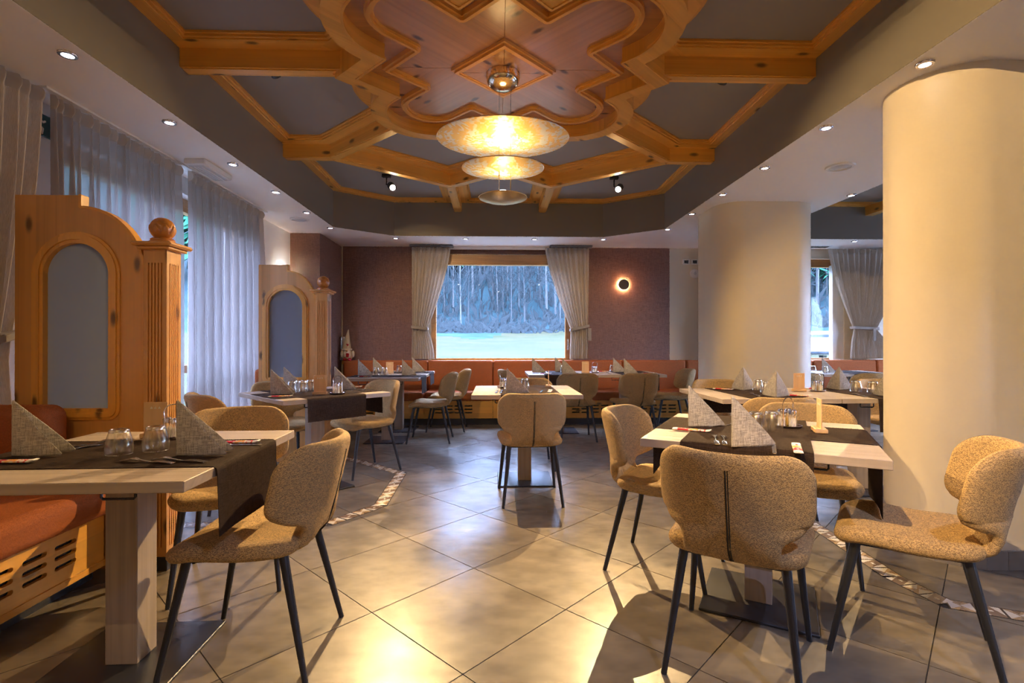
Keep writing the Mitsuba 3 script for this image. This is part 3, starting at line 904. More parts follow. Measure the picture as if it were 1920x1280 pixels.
def runner_mesh(a0, a1, d0, d1, width, z, seed=0, n=26):
    """cloth strip along x from a0 to a1 (table edges) hanging d0 / d1 below the top at its ends"""
    pts = []
    if d0 > 0:
        for q in np.linspace(z - d0, z - .02, 9): pts.append((a0 - .008, q))
        pts += [(a0 - .006, z - .007), (a0 + .004, z - .001)]
    else: pts.append((a0, z))
    for q in np.linspace(a0 + .02, a1 - .02, 14): pts.append((q, z))
    if d1 > 0:
        pts += [(a1 - .004, z - .001), (a1 + .006, z - .007)]
        for q in np.linspace(z - .02, z - d1, 9): pts.append((a1 + .008, q))
    else: pts.append((a1, z))
    pts = np.array(pts); m = len(pts)
    w = np.linspace(-width / 2, width / 2, n)
    S = np.concatenate([[0], np.cumsum(np.linalg.norm(np.diff(pts, axis=0), axis=1))])
    r = np.random.default_rng(seed); ph = r.uniform(0, 6, 3)
    V, UV = [], []
    for i in range(m):
        hang = max(0, z - .01 - pts[i][1])
        for j in range(n):
            off = .10 * hang * (math.sin(w[j] * 17 + ph[0]) * .5 + .7) * .35
            sx = -1 if pts[i][0] < (a0 + a1) / 2 else 1
            V.append((pts[i][0] + sx * (off + .0), w[j] * (1 - .05 * hang), pts[i][1] + (.0006 * math.sin(w[j] * 40 + pts[i][0] * 13) if hang == 0 else 0)))
            UV.append((S[i], w[j]))
    F = []
    for i in range(m - 1):
        for j in range(n - 1):
            q = [i * n + j, i * n + j + 1, (i + 1) * n + j + 1, (i + 1) * n + j]; F += [[q[0], q[2], q[1]], [q[0], q[3], q[2]]]
    V = np.array(V); t = trimesh.Trimesh(V, F, process=False)
    nn = t.vertex_normals; N = len(V)
    e = [i * n for i in range(m)] , [i * n + n - 1 for i in range(m)]
    F2 = [[a + N, c + N, b + N] for a, b, c in F]
    side = []
    def strip(idx):
        for a, b in zip(idx[:-1], idx[1:]): side.extend([[a, b, b + N], [a, b + N, a + N]])
    strip(e[0]); strip(e[1][::-1]); strip([j for j in range(n)][::-1]); strip([(m - 1) * n + j for j in range(n)])
    return trimesh.Trimesh(np.vstack([V + nn * .0009, V - nn * .0009]), np.vstack([F, F2, side]), process=False), np.vstack([UV, UV])


def runner(nm, ang, lab, d0=.22, d1=.22, half=.435, shift=0.0, dz=.0018, width=.47, grp='dark brown table runners'):
    x, y, r = TB[nm]
    m, uv = runner_mesh(-half, half, d0, d1, width, ZT + dz, seed=len(labels))
    x2, y2 = tpt(nm, *(np.array([-math.sin(math.radians(ang)), math.cos(math.radians(ang))]) * shift))
    key = free('table_runner'); obj(key, m, 'runner_cloth', True, place(x2, y2, 0, r + ang), uv=uv)
    tag(key, lab, 'table runner', grp)


runner('T1', 0, 'dark brown runner laid along the near left table, hanging over its right end', .0, .23, shift=-.03)
runner('T2', 0, 'dark runner across the diagonal table, hanging over its front right edge', .0, .19, shift=-.06, dz=.0040)
runner('T2', 90, 'dark runner on the diagonal table hanging over its window-side edge, crossing the other runner', .17, .0, shift=.03)
runner('T3', 0, 'dark runner on the front table of the back left pair, hanging at its right end', .0, .20, half=.435, width=.40)
runner('T3b', 0, 'dark runner on the rear table of the back left pair, hanging at its right end', .0, .16, half=.435, width=.40)
runner('T4', 90, 'dark runner over the small middle table, hanging behind the chair back', .22, .22, shift=-.03)
runner('T5', 0, 'dark runner along the near right table, drooping over its right end beside the column', .22, .29, shift=.055, dz=.0018, width=.40)
runner('T5', 90, 'dark runner across the near right table, hanging down towards the big front chair', .26, .20, shift=.035, dz=.0040)
runner('T6', 90, 'dark runner across the left table of the back right pair', .20, .0)
runner('T6b', 90, 'dark runner across the right table of the back right pair', .20, .0, shift=-.1)
runner('T7', 90, 'dark runner across the table before the middle column, with two napkin cones at its ends', .0, .22, shift=-.02)
runner('T7b', 90, 'dark runner hanging in front of the table leg beside the right column', .24, .22, shift=-.06)
runner('T8', 90, 'dark runner on the table in the right-hand room beside the middle column', .2, .0)
runner('T8b', 90, 'dark runner on the table in the right-hand room under the tied curtain', .2, .0)

# ================================================================ things laid on the tables
def napkin_proto(spread, h=.200, b=.185):
    ms, uvs = [], []
    for s in (-1, 1):
        a = s * spread
        g = Polygon([(0, 0), (b, .004), (b * .985, .012), (0.004, h), (0, h)])
        def surf(u, v, a=a, s=s):
            bow = .012 * np.sin(PI * np.clip(u / b, 0, 1)) * (1 - v / h)
            return np.stack([u * math.cos(a) - s * bow * math.sin(abs(a)) * 0, u * math.sin(a) + s * bow, v], -1)
        m, uv = pad(g, surf, .0030, .008, 48, rings=(0, .35, .65, .85, .95, 1.0))
        ms.append(m); uvs.append(uv)
    m = cat(*ms)
    m.vertices[:, 2] = np.maximum(m.vertices[:, 2], 0.0003)
    return mikit.ply(m, 'napkin_cloth', smooth=True, uv=np.vstack(uvs))


NAP = [napkin_proto(.20), napkin_proto(.34), napkin_proto(.52)]


def napkin(x, y, deg, lab, kind=0, z=ZT + .003, sc=1.0, grp='linen napkin cones'):
    key = free('napkin'); scene[key] = {**NAP[kind], 'to_world': T().translate([x, y, z]).rotate([0, 0, 1], deg).scale([sc, sc, sc])}
    tag(key, lab, 'napkin', grp)


def tumbler():
    """upside down: wall as one thin sheet of glass, the thick foot (now on top) and the rounded rim as solid glass"""
    wall = [(.0295, .0805), (.0325, .0775), (.0370, .062), (.0425, .040), (.0440, .026), (.0425, .010), (.0408, .0022)]
    foot = lathe([(0, .0810), (.0285, .0810), (.0318, .0790), (.0312, .0860), (.0290, .0895), (.0255, .0905), (.0235, .0885), (.0120, .0875), (0, .0872)], 20)
    rim = trimesh.creation.torus(.0406, .0011, 32, 8); rim.apply_translation([0, 0, .0012])
    w = lathe(wall, 28)
    return {'wall': mikit.ply(w, 'glass_wall', smooth=True), 'foot': mikit.ply(foot, 'glass_solid', smooth=35), 'rim': mikit.ply(rim, 'glass_solid', smooth=True)}


TUMBLER = tumbler()


def glass(x, y, lab, z=ZT + .0035, grp='upturned glass tumblers', sc=1.0):
    key = free('tumbler'); copy(key, TUMBLER, T().translate([x, y, z]).scale([sc, sc, sc]))
    tag(key, lab, 'glass', grp)


def fork_mesh():
    g = [sbox(-.095, -.0065, -.02, .0065).buffer(.003), sbox(-.03, -.003, .045, .003), Polygon([(.035, -.003), (.055, -.0115), (.068, -.0115), (.068, .0115), (.055, .0115), (.035, .003)])]
    for q in (-.0097, -.0036, .0025, .0086 - .0003): g.append(sbox(.06, q, .105, q + .0028))
    g = unary_union(g).segmentize(.012)
    m = trimesh.creation.extrude_polygon(g, .0022, engine='earcut')
    x = m.vertices[:, 0]
    m.vertices[:, 2] += .001 + .010 * np.clip((x - .0) / .05, 0, 1) ** 1.5 - .008 * np.clip((x - .055) / .05, 0, 1) ** 1.3 + .004 * np.sin(np.clip((x + .1) / .1, 0, 1) * PI)
    return m


FORK = mikit.ply(fork_mesh(), 'steel')
KNIFE = {'handle': mikit.ply(bbox(.085, .014, .006, .002, (-.055, 0, .0035)), 'steel'),
         'blade': mikit.ply(prism(Polygon([(-.013, -.007), (.09, -.008), (.105, -.002), (.10, .006), (-.013, .007)]), .002, .0038), 'steel')}
g = Polygon([(-.085, -.016), (.085, -.016), (.085, .016), (-.085, .016)])
m, uv = pad(g, lambda u, v: np.stack([u, v, .0062 + 0 * u + .006 * np.clip((u - .07) / .015, 0, 1)], -1), .0055, .016, 72)
PACKET = mikit.ply(m, 'packet_print', smooth=True, uv=uv)


def single(kind, d, x, y, deg, lab, cat_, grp, z=ZT + .003):
    key = free(kind); scene[key] = {**d, 'to_world': place(x, y, z, deg)}; tag(key, lab, cat_, grp)


fork = lambda x, y, deg, lab, z=ZT + .003: single('fork', FORK, x, y, deg, lab, 'fork', 'steel forks', z)
pack = lambda x, y, deg, lab, z=ZT + .003: single('breadstick_packet', PACKET, x, y, deg, lab, 'packet', 'red and white breadstick packets', z)


def knife(x, y, deg, lab):
    key = free('knife'); copy(key, KNIFE, place(x, y, ZT + .003, deg)); tag(key, lab, 'knife', 'steel knives')


def holder_proto():
    p = {'base': wply(bbox(.105, .050, .020, .003, (0, 0, .010)), 'card_wood', (1, 0, 0)), 'card': wply(bbox(.095, .004, .135, .001, (0, 0, .083)), 'card_wood', (0, 0, 1))}
    lg = []
    for s in (-1, 1):
        for x0 in (-.016, 0.0, .016):
            t = Polygon([(x0 - .0055, 0), (x0 + .0055, 0), (x0, .011)])
            m = trimesh.creation.extrude_polygon(t, .0006, engine='earcut'); v = m.vertices.copy()
            m.vertices = np.stack([v[:, 0], s * (.0021 + v[:, 2]), .122 + v[:, 1]], 1); lg.append(m)
    p['card__mountain_logo'] = mikit.ply(cat(*lg), 'pale_print')
    return p


HOLDER = holder_proto()


def holder(x, y, deg, lab, sc=1.0):
    key = free('menu_card_stand'); copy(key, HOLDER, T().translate([x, y, ZT + .003]).rotate([0, 0, 1], deg).scale([sc] * 3)); tag(key, lab, 'card stand', 'wooden menu card stands')


def cruet_proto():
    p = {'tray': mikit.ply(lathe([(0, .001), (.052, .001), (.058, .006), (.060, .012), (.056, .012), (.050, .005), (0, .005)], 32), 'chrome', smooth=40)}
    h = [(0, 0, .005), (0, 0, .10)]
    a = np.linspace(-.35, PI + .35, 15)
    p['handle'] = mikit.ply(cat(tube([(-.034 * math.cos(q), 0, .108 + .034 * math.sin(q) * 1.0) for q in a], .0022, 6), tube([(-.034 * math.cos(.35), 0, .098), (-.034, 0, .006)], .0022, 6), tube([(.034 * math.cos(.35), 0, .098), (.034, 0, .006)], .0022, 6)), 'chrome', smooth=40)
    bottle = lathe([(0, 0), (.0165, 0), (.018, .003), (.018, .050), (.015, .058), (0, .058)], 24)
    for i, (x, y, fill) in enumerate(((-.022, .018, 'salt'), (.022, .018, 'oil'), (.0, -.024, 'salt'))):
        m = lathe([(0, .009), (.0150, .009), (.0150, .045), (0, .045)], 20, (x, y, 0)); s = '' if i == 0 else '_%03d' % i
        q = bottle.copy(); q.apply_translation((x, y, .0062)); p['shaker' + s] = mikit.ply(q, 'glass_wall', smooth=40)
        p['shaker%s__filling' % s] = mikit.ply(m, fill, smooth=40)
        p['shaker%s__cap' % s] = mikit.ply(lathe([(.0, .0655), (.0162, .0655), (.0165, .079), (.012, .086), (0, .088)], 20, (x, y, 0)), 'chrome', smooth=40)
    return p


CRUET = cruet_proto()


def cruet(x, y, deg, lab):
    key = free('cruet_set'); copy(key, CRUET, place(x, y, ZT + .003, deg)); tag(key, lab, 'cruet', 'salt, pepper and oil sets')


# near left table
napkin(-1.725, 1.855, 9, 'linen napkin folded into a cone, leftmost on the near left table', 0)
napkin(-1.145, 1.845, 9, 'linen napkin cone, right one on the near left table, next to two forks', 0)
glass(-1.365, 1.875, 'left one of two upturned tumblers on the near left table'); glass(-1.275, 1.935, 'right one of two upturned tumblers on the near left table')
holder(-1.45, 2.20, 4, 'menu card stand behind the tumblers on the near left table')
cruet(-1.37, 2.19, 30, 'cruet set mostly hidden behind the right napkin of the near left table')
fork(-1.17, 1.74, 168, 'left one of two forks lying before the napkin on the near left table'); fork(-1.075, 1.755, 168, 'right one of two forks lying before the napkin on the near left table')
fork(-1.60, 2.04, 60, 'fork behind the left napkin on the near left table, left one of the pair'); fork(-1.55, 2.05, 60, 'fork behind the left napkin on the near left table, right one of the pair')
pack(-1.63, 1.745, 2, 'red and white breadstick packet before the left napkin of the near left table'); pack(-1.035, 2.055, 3, 'red breadstick packet right of the napkin at the cloth end of the near left table')
knife(-1.03, 2.02, 3, 'knife beside the breadstick packet at the right end of the near left table')
# near right table
napkin(0.915, 2.405, 14, 'linen napkin cone, left and farther one on the near right table', 0)
napkin(0.905, 1.935, 16, 'linen napkin cone nearest the big front chair on the near right table', 0)
glass(1.17, 2.255, 'left one of two upturned tumblers on the near right table'); glass(1.255, 2.275, 'right one of two upturned tumblers on the near right table')
cruet(1.385, 2.375, 20, 'cruet set with a tall wire handle on the near right table')
holder(1.455, 2.25, 68, 'menu card stand seen nearly edge-on on the near right table')
fork(0.90, 2.065, 70, 'left one of two forks left of the front napkin on the near right table'); fork(0.93, 2.055, 68, 'right one of two forks left of the front napkin on the near right table')
fork(1.10, 2.42, 20, 'fork behind the far napkin of the near right table')
pack(0.885, 2.285, -32, 'long breadstick packet at the left edge of the near right table'); pack(1.125, 1.870, 62, 'breadstick packet pointing at the viewer, right of the front napkin on the near right table')
knife(1.045, 1.885, 62, 'knife beside the packet near the front edge of the near right table')
# diagonal table
napkin(-1.745, 3.96, 9, 'nearest napkin cone on the diagonal table, at its window side', 0); napkin(-1.80, 4.33, 9, 'napkin cone farther back at the window side of the diagonal table', 0)
napkin(-1.385, 4.36, 9, 'right napkin cone on the diagonal table, behind the cruet', 0)
for q, (dx, dy) in enumerate(((0, 0), (.075, .03), (.02, .10), (.10, .13))):
    glass(-1.66 + dx, 4.16 + dy, ('upturned tumbler, first from the left in the row of four on the diagonal table', 'upturned tumbler, second from the left in the row of four on the diagonal table', 'upturned tumbler, third from the left in the row of four on the diagonal table', 'upturned tumbler next to the card stand on the diagonal table')[q])
holder(-1.375, 3.985, 6, 'menu card stand facing the viewer on the diagonal table'); cruet(-1.25, 4.015, 15, 'cruet set beside the card stand on the diagonal table')
pack(-1.60, 3.80, 14, 'breadstick packet on the front corner of the diagonal table'); pack(-1.30, 4.60, 10, 'breadstick packet at the far right of the diagonal table')
fork(-1.20, 4.22, 20, 'fork at the right corner of the diagonal table, front one'); fork(-1.17, 4.28, 20, 'fork at the right corner of the diagonal table, rear one')
# back left pair
napkin(-1.70, 6.25, 9, 'napkin cone nearest the left end of the back left tables', 0); napkin(-1.70, 7.0, 9, 'napkin cone at the rear left of the back left tables', 0)
napkin(-1.17, 6.28, 9, 'napkin cone at the front right of the back left tables', 0); napkin(-1.17, 7.03, 9, 'napkin cone at the rear right of the back left tables', 0)
for q, (x, y) in enumerate(((-1.50, 6.35), (-1.41, 6.40), (-1.33, 6.95), (-1.26, 7.0))):
    glass(x, y, ('left one of the two front tumblers on the back left tables', 'right one of the two front tumblers on the back left tables', 'left one of the two rear tumblers on the back left tables', 'right one of the two rear tumblers on the back left tables')[q])
holder(-1.40, 6.66, 4, 'menu card stand between the tumblers on the back left tables')
pack(-1.55, 6.0, 0, 'breadstick packet on the front left of the back left tables'); pack(-1.50, 7.1, 0, 'breadstick packet at the rear left of the back left tables')
fork(-1.02, 6.12, 180, 'fork at the right end of the front back left table'); fork(-1.02, 6.9, 180, 'fork at the right end of the rear back left table')
# small middle table
napkin(0.075, 4.03, 12, 'napkin cone on the small middle table, behind the lone chair', 0)
glass(0.10, 4.33, 'left tumbler behind the napkin on the small middle table'); glass(0.24, 4.40, 'right tumbler behind the napkin on the small middle table')
cruet(0.06, 4.55, 0, 'cruet set on the left of the small middle table'); holder(0.465, 4.58, 82, 'menu card stand seen edge-on on the small middle table')
pack(0.43, 4.13, 80, 'breadstick packet right of the napkin on the small middle table'); fork(0.0, 4.14, 85, 'left one of two forks on the small middle table'); fork(0.035, 4.13, 85, 'right one of two forks on the small middle table')
knife(0.36, 4.13, 80, 'knife beside the packet on the small middle table')
# back right pair
napkin(0.47, 6.80, 9, 'leftmost napkin cone on the back right tables', 0); napkin(0.80, 7.0, 12, 'rear middle napkin cone on the back right tables', 0); napkin(0.84, 6.52, 9, 'front middle napkin cone on the back right tables', 0)
napkin(1.575, 6.85, 12, 'rear napkin cone at the right end of the back right tables', 0); napkin(1.635, 6.50, 9, 'front napkin cone at the right end of the back right tables', 0)
glass(0.90, 6.88, 'left tumbler by the middle napkins of the back right tables'); glass(1.60, 7.0, 'tumbler behind the right napkins of the back right tables')
holder(1.18, 6.75, 0, 'menu card stand in the middle of the back right tables'); cruet(1.31, 6.77, 0, 'cruet set in the middle of the back right tables')
pack(0.62, 6.50, 0, 'breadstick packet at the left of the back right tables'); pack(1.95, 6.50, 0, 'breadstick packet at the right end of the back right tables'); pack(1.45, 6.95, 10, 'breadstick packet behind the cruet of the back right tables')
fork(0.66, 6.75, 90, 'fork on the left of the back right tables'); fork(1.45, 6.55, 90, 'fork on the right of the back right tables')
# joined tables before the middle column
napkin(2.05, 3.67, 62, 'napkin cone seen edge-on, front one on the table before the middle column', 2); napkin(2.075, 4.22, 64, 'napkin cone seen edge-on, rear left one on the table before the middle column', 2)
napkin(2.90, 4.22, 56, 'napkin cone seen edge-on between the cruet and the round tumblers, before the middle column', 2); napkin(2.89, 3.67, 52, 'napkin cone cut by the left edge of the right column', 2)
glass(2.20, 4.22, 'left tumbler of the pair between the napkins before the middle column'); glass(2.27, 4.10, 'right tumbler of the pair between the napkins before the middle column'); glass(2.16, 4.02, 'tumbler in front of the pair on the table before the middle column')
glass(2.945, 4.08, 'left one of two round tumblers beside the right column'); glass(3.02, 3.99, 'right one of two round tumblers beside the right column'); 
holder(2.50, 4.13, 0, 'menu card stand in front of the middle column'); cruet(2.66, 4.13, 20, 'cruet set beside the card stand in front of the middle column')
pack(1.93, 4.28, -35, 'breadstick packet at the left edge of the table before the middle column'); pack(2.26, 3.74, -25, 'breadstick packet right of the front napkin before the middle column'); pack(2.75, 4.33, 10, 'breadstick packet behind the cruet before the middle column')
fork(1.97, 3.82, 80, 'fork left of the front napkin before the middle column'); fork(2.76, 3.78, 80, 'fork left of the napkin beside the right column')
# right-hand room
napkin(4.40, 6.75, 9, 'napkin cone under the tied curtain in the right-hand room', 0); napkin(4.02, 6.85, 9, 'napkin cone right beside the middle column in the right-hand room', 0)
glass(4.26, 6.72, 'left tumbler on the table in the right-hand room'); glass(4.36, 6.62, 'right tumbler on the table in the right-hand room')
holder(3.97, 6.62, 0, 'menu card stand cut by the middle column, in the right-hand room')

# ================================================================ benches
def bench_panel(L, H, slots, t=.02):
    """pine board L x H with groups of three slots; in the xz plane, front at y=0"""
    g = sbox(0, 0, L, H)
    for x in slots:
        for r in range(3):
            g = g.difference(LineString([(x + .012, H * .32 + r * H * .19), (x + .105, H * .32 + r * H * .19)]).buffer(.010))
    m = trimesh.creation.extrude_polygon(g, t, engine='earcut'); v = m.vertices.copy()
    m.vertices = np.stack([v[:, 0], v[:, 2], v[:, 1]], 1); m.invert()
    return m


def cushion(sx, sy, sz, r, tw, key, n=3):
    """rounded upholstered block (hull of spheres at its corners), min corner at the origin"""
    import manifold3d as m3
    s = m3.Manifold.sphere(r, 24)
    pts = [s.translate([x, y, z]) for x in (r, sx - r) for y in (r, sy - r) for z in (r, sz - r)]
    h = m3.Manifold.batch_hull(pts)
    obj(key, h, 'orange_fabric', 40, tw)


# back wall bench
B = 'bench'
tag(B, 'long orange upholstered bench with a pine base along the back wall', 'bench')
x = -2.36; nb = 0
edges = [-2.30, -1.04] + [-.06 + .98 * k for k in range(0, 5)] + [4.85, 5.85, 6.85]
for a, b in zip(edges[:-1], edges[1:]):
    cushion(b - a - .006, .15, .50, .035, T().translate([a + .003, 7.64, .41]), free_key := (B + '__back_cushion' + ('_%03d' % nb if nb else '')))
    cushion(b - a - .006, .46, .13, .04, T().translate([a + .003, 7.22, .345]), B + '__seat_cushion' + ('_%03d' % nb if nb else ''))
    m = bench_panel(b - a - .004, .255, [.15, .29, .43, .57])
    wobj(B + '__panel', m, 'pine', (1, 0, 0), T().translate([a + .002, 7.255, .095]))
    nb += 1
obj(B + '__plinth', box(-2.30, 6.85, 7.30, 7.60, 0, .095), 'black_plastic')
obj(B + '__cavity', box(-2.30, 6.85, 7.30, 7.60, .10, .344), 'black_plastic')
wobj(B + '__ledge', box(-2.36, 6.85, 7.79, 7.835, .85, .905), 'pine', (1, 0, 0))
# return along the left wall, behind the second divider
B = 'bench_001'
tag(B, 'short orange bench running along the left wall into the back corner', 'bench')
cushion(.15, 1.66, .50, .035, T().translate([-2.45, 5.18, .41]), B + '__back_cushion')
cushion(.55, 1.66, .13, .04, T().translate([-2.38, 5.18, .345]), B + '__seat_cushion')
wobj(B + '__panel', box(-2.40, -1.85, 5.22, 6.84, .095, .344), 'pine', (0, 1, 0))
# near left bench: along the left wall with a back against the divider
B = 'bench_002'
tag(B, 'orange upholstered corner bench with slotted pine base at the left edge of the picture', 'bench')
cushion(.78, 3.5, .15, .05, T().translate([-2.66, -.90, .335]), B + '__seat_cushion')
cushion(.17, 3.35, .52, .05, T().translate([-2.72, -.90, .37]), B + '__back_cushion')
cushion(.50, .15, .50, .06, T().translate([-2.66, 2.50, .37]), B + '__back_cushion_001')
m = bench_panel(3.45, .235, [.2 + .155 * k for k in range(4)] + [1.5 + .152 * k for k in range(12)])
mm = trimesh.Trimesh(np.stack([-m.vertices[:, 1], m.vertices[:, 0], m.vertices[:, 2]], 1), m.faces)
wobj(B + '__panel', mm, 'pine', (0, 1, 0), T().translate([-1.93, -.9, .11]))
wobj(B + '__rail', box(-1.955, -1.925, -.9, 2.62, .085, .115), 'pine', (0, 1, 0))
obj(B + '__plinth', box(-2.6, -2.02, -.9, 2.60, 0, .085), 'black_plastic')
obj(B + '__cavity', box(-2.6, -1.955, -.9, 2.56, .09, .335), 'black_plastic')

# ================================================================ dividers with arched frosted panes, and their posts
def divider(key, y, x0, x1, lab):
    """panel in the xz plane from x0 to x1 (post side), front at y - .02"""
    xc, zs, r = (x0 + x1) / 2 - .02, 1.53, .165              # arch centre, spring line, pane half width
    W = x1 - xc
    prof = [(x0, 0.0), (x1, 0.0), (x1, 1.50)]
    for a in np.linspace(0, PI / 2, 24): prof.append((xc + .02 + (W - .02) * math.cos(a), 1.50 + .385 * math.sin(a)))
    prof += [(xc + .02, 1.945), (x0, 1.945)]
    g = Polygon(prof)
    pane = unary_union([sbox(xc - r, .835, xc + r, zs), Point(xc, zs).buffer(r, quad_segs=28)])
    def up(gg, t0, t1):
        m = prism(gg, t0, t1); v = m.vertices.copy(); m.vertices = np.stack([v[:, 0], y - v[:, 2], v[:, 1]], 1); m.invert(); return m
    wobj(key + '__panel', up(g.difference(pane.buffer(.015)), -.02, .02), 'pine_light', (0, 0, 1))
    gm = sbox(xc + .02 - .045, 1.885, xc + .02 + .002, 1.945)
    for s, nm in ((1, 'frame_moulding'), (-1, 'frame_moulding_001')):
        a = up(pane.buffer(.058).difference(pane.buffer(.038)), .018, .030); b = up(pane.buffer(.044).difference(pane.buffer(.018)), .018, .038); c = up(pane.buffer(.022).difference(pane), -.0, .030)
        m = cat(a, b, c)
        if s < 0: m.vertices[:, 1] = 2 * y - m.vertices[:, 1]; m.invert()
        wobj(key + '__' + nm, m, 'pine', (0, 0, 1))
    obj(key + '__pane', trimesh.creation.extrude_polygon(pane.buffer(.008), .0005, engine='earcut') if False else up(pane.buffer(.008), -.001, .001), 'frosted')
    e = LineString([prof[2 + k] for k in range(0, 26)])
    wobj(key + '__edge_bead', up(e.buffer(.010).intersection(g.buffer(.004)), -.026, .026), 'pine', (0, 0, 1))
    tag(key, lab, 'divider')


def post(key, cx, cy, lab, h=1.66, w=.118):
    g = sbox(-w / 2, -w / 2, w / 2, w / 2)
    gg = g
    for k in range(5):
        q = (k - 2) * .0165
        for cut in (sbox(q - .0035, -w / 2 - .01, q + .0035, -w / 2 + .008), sbox(q - .0035, w / 2 - .008, q + .0035, w / 2 + .01), sbox(-w / 2 - .01, q - .0035, -w / 2 + .008, q + .0035), sbox(w / 2 - .008, q - .0035, w / 2 + .01, q + .0035)):
            gg = gg.difference(cut)
    tw = T().translate([cx, cy, 0])
    wobj(key + '__shaft', cat(prism(g, 0, .12), prism(gg, .12, h - .07), prism(g, h - .07, h)), 'pine_light', (0, 0, 1), tw)
    wobj(key + '__cap', cat(bbox(w + .045, w + .045, .016, .004, (0, 0, h + .007)), bbox(w + .085, w + .085, .022, .009, (0, 0, h + .026))), 'pine_light', (1, 0, 0), tw)
    base = lathe([(0, h + .036), (.066, h + .036), (.066, h + .046), (.054, h + .052), (.056, h + .060), (.047, h + .066), (0, h + .066)], 32)
    obj(key + '__finial_base', base, 'pine_knob', 40, tw)
    s = trimesh.creation.icosphere(4, .0585); v = s.vertices
    ph = np.arctan2(v[:, 1], v[:, 0]); el = v[:, 2] / .0585
    for k in range(8):
        d = np.abs((ph - k * PI / 4 + PI) % (2 * PI) - PI) / (PI / 8)
        lim = .30 - .85 * np.clip(d, 0, 1) ** 1.6
        inn = (d < 1) & (el < lim)
        edge = np.exp(-((el - lim) / .07) ** 2) * (d < 1.0)
        v = v * (1 + .05 * inn[:, None] - .045 * edge[:, None])
    s.vertices = v + [0, 0, h + .066 + .053]
    obj(key + '__finial', s, 'pine_knob', True, tw)
    obj(key + '__skirting', bbox(w + .012, w + .012, .07, .003, (0, 0, .035)), 'black_plastic', tw=tw)
    tag(key, lab, 'post')


mat('pine_knob', lambda p, n, uv: mix(mi.Color3f(0.56, 0.25, 0.055), mi.Color3f(0.38, 0.14, 0.03), fbm(p.x * 25, p.y * 25, p.z * 9, 3)), 0.22, 0.6)
divider('divider', 2.725, -2.50, -1.83, 'pine divider panel with an arched frosted pane, the nearer one at the left')
post('post', -1.768, 2.735, 'fluted pine post with a carved ball finial, at the end of the nearer divider')
divider('divider_001', 5.09, -2.35, -1.785, 'pine divider panel with an arched frosted pane, the farther and smaller one')
post('post_001', -1.725, 5.09, 'fluted pine post with a ball finial, at the end of the farther divider')

# ================================================================ curtains
def drapery(key, axis, pos, zt, zb, left, right, folds, amp, bsdf, seed, nz=26, per=10, head=.085, head_bsdf='curtain_head'):
    """left(t), right(t): the cloth's edges along the wall, t from 0 at the top to 1 at the hem"""
    r = np.random.default_rng(seed)
    ns = folds * per
    ph = np.cumsum(r.uniform(.75, 1.25, folds + 2)); ph *= folds / ph[-1]
    def grid(zs, fr, am):
        V, UV = [], []
        for z in zs:
            t = (zt - z) / (zt - zb)
            a, b = left(t), right(t)
            squeeze = min(1.0, (b - a) / (right(0) - left(0)) * 1.15)
            for j in range(ns + 1):
                s = j / ns
                w = np.interp(s * folds, np.arange(folds + 2), np.concatenate([[0], ph[:-1]]))
                q = am(t) * (math.sin(2 * PI * w * fr) + .35 * math.sin(2 * PI * w * fr * .5 + t * 1.3)) * (.5 + .5 * squeeze)
                along = a + (b - a) * (s + .25 / ns * math.sin(2 * PI * w * 2))
                V.append((along, pos - q, z) if axis == 0 else (pos + q, along, z)); UV.append((s * (right(0) - left(0)) * 1.6, z))
        n, m = len(zs), ns + 1
        F = []
        for i in range(n - 1):
            for j in range(ns): q = [i * m + j, i * m + j + 1, (i + 1) * m + j + 1, (i + 1) * m + j]; F += [[q[0], q[1], q[2]], [q[0], q[2], q[3]]]
        return trimesh.Trimesh(np.array(V), F, process=False), np.array(UV)
    m, uv = grid(np.linspace(zt - head, zb, nz), 1.0, lambda t: amp * min(1, .45 + 2.2 * t))
    obj(key + '__drape', m, bsdf, True, uv=uv)
    m, uv = grid(np.linspace(zt, zt - head, 7), 1.0, lambda t: amp * (.42 + 0.50 * math.sin(PI * min(1, max(0, t * (zt - zb) / head)))))
    obj(key + '__heading', m, head_bsdf, True, uv=uv)


def tied(a0, a1, b0, b1, tt, c0, c1):
    """edge functions of a tied curtain: (a0, a1) at the top, (b0, b1) at the tie (t = tt), (c0, c1) at the hem"""
    def f(p, q, r, pw):
        def g(t):
            if t < tt: return p + (q - p) * (t / tt) ** pw
            return q + (r - q) * math.sin(min(1, (t - tt) / (1 - tt)) * PI / 2) ** .8
        return g
    return f(a0, b0, c0, 1.0 if abs(b0 - a0) < .1 else 1.35), f(a1, b1, c1, 1.0 if abs(b1 - a1) < .1 else 1.35)


def tie(key, axis, pos, a, b, z, drop, tail=None):
    m = bbox(b - a + .02, .13, .045, .006); v = m.vertices.copy()
    v[:, 2] += z + drop * (v[:, 0] / (b - a)); v[:, 0] += (a + b) / 2
    m.vertices = np.stack([v[:, 0], pos + v[:, 1], v[:, 2]], 1) if axis == 0 else np.stack([pos + v[:, 1], v[:, 0], v[:, 2]], 1)
    ms = [m]
    if tail is not None:
        t = bbox(.05, .012, .19, .004); t.apply_translation([tail, pos - .075, z - .10]) if axis == 0 else t.apply_translation([pos + .075, tail, z - .10]); ms.append(t)
    obj(key + '__tieback', cat(*ms), 'curtain_cloth_solid')


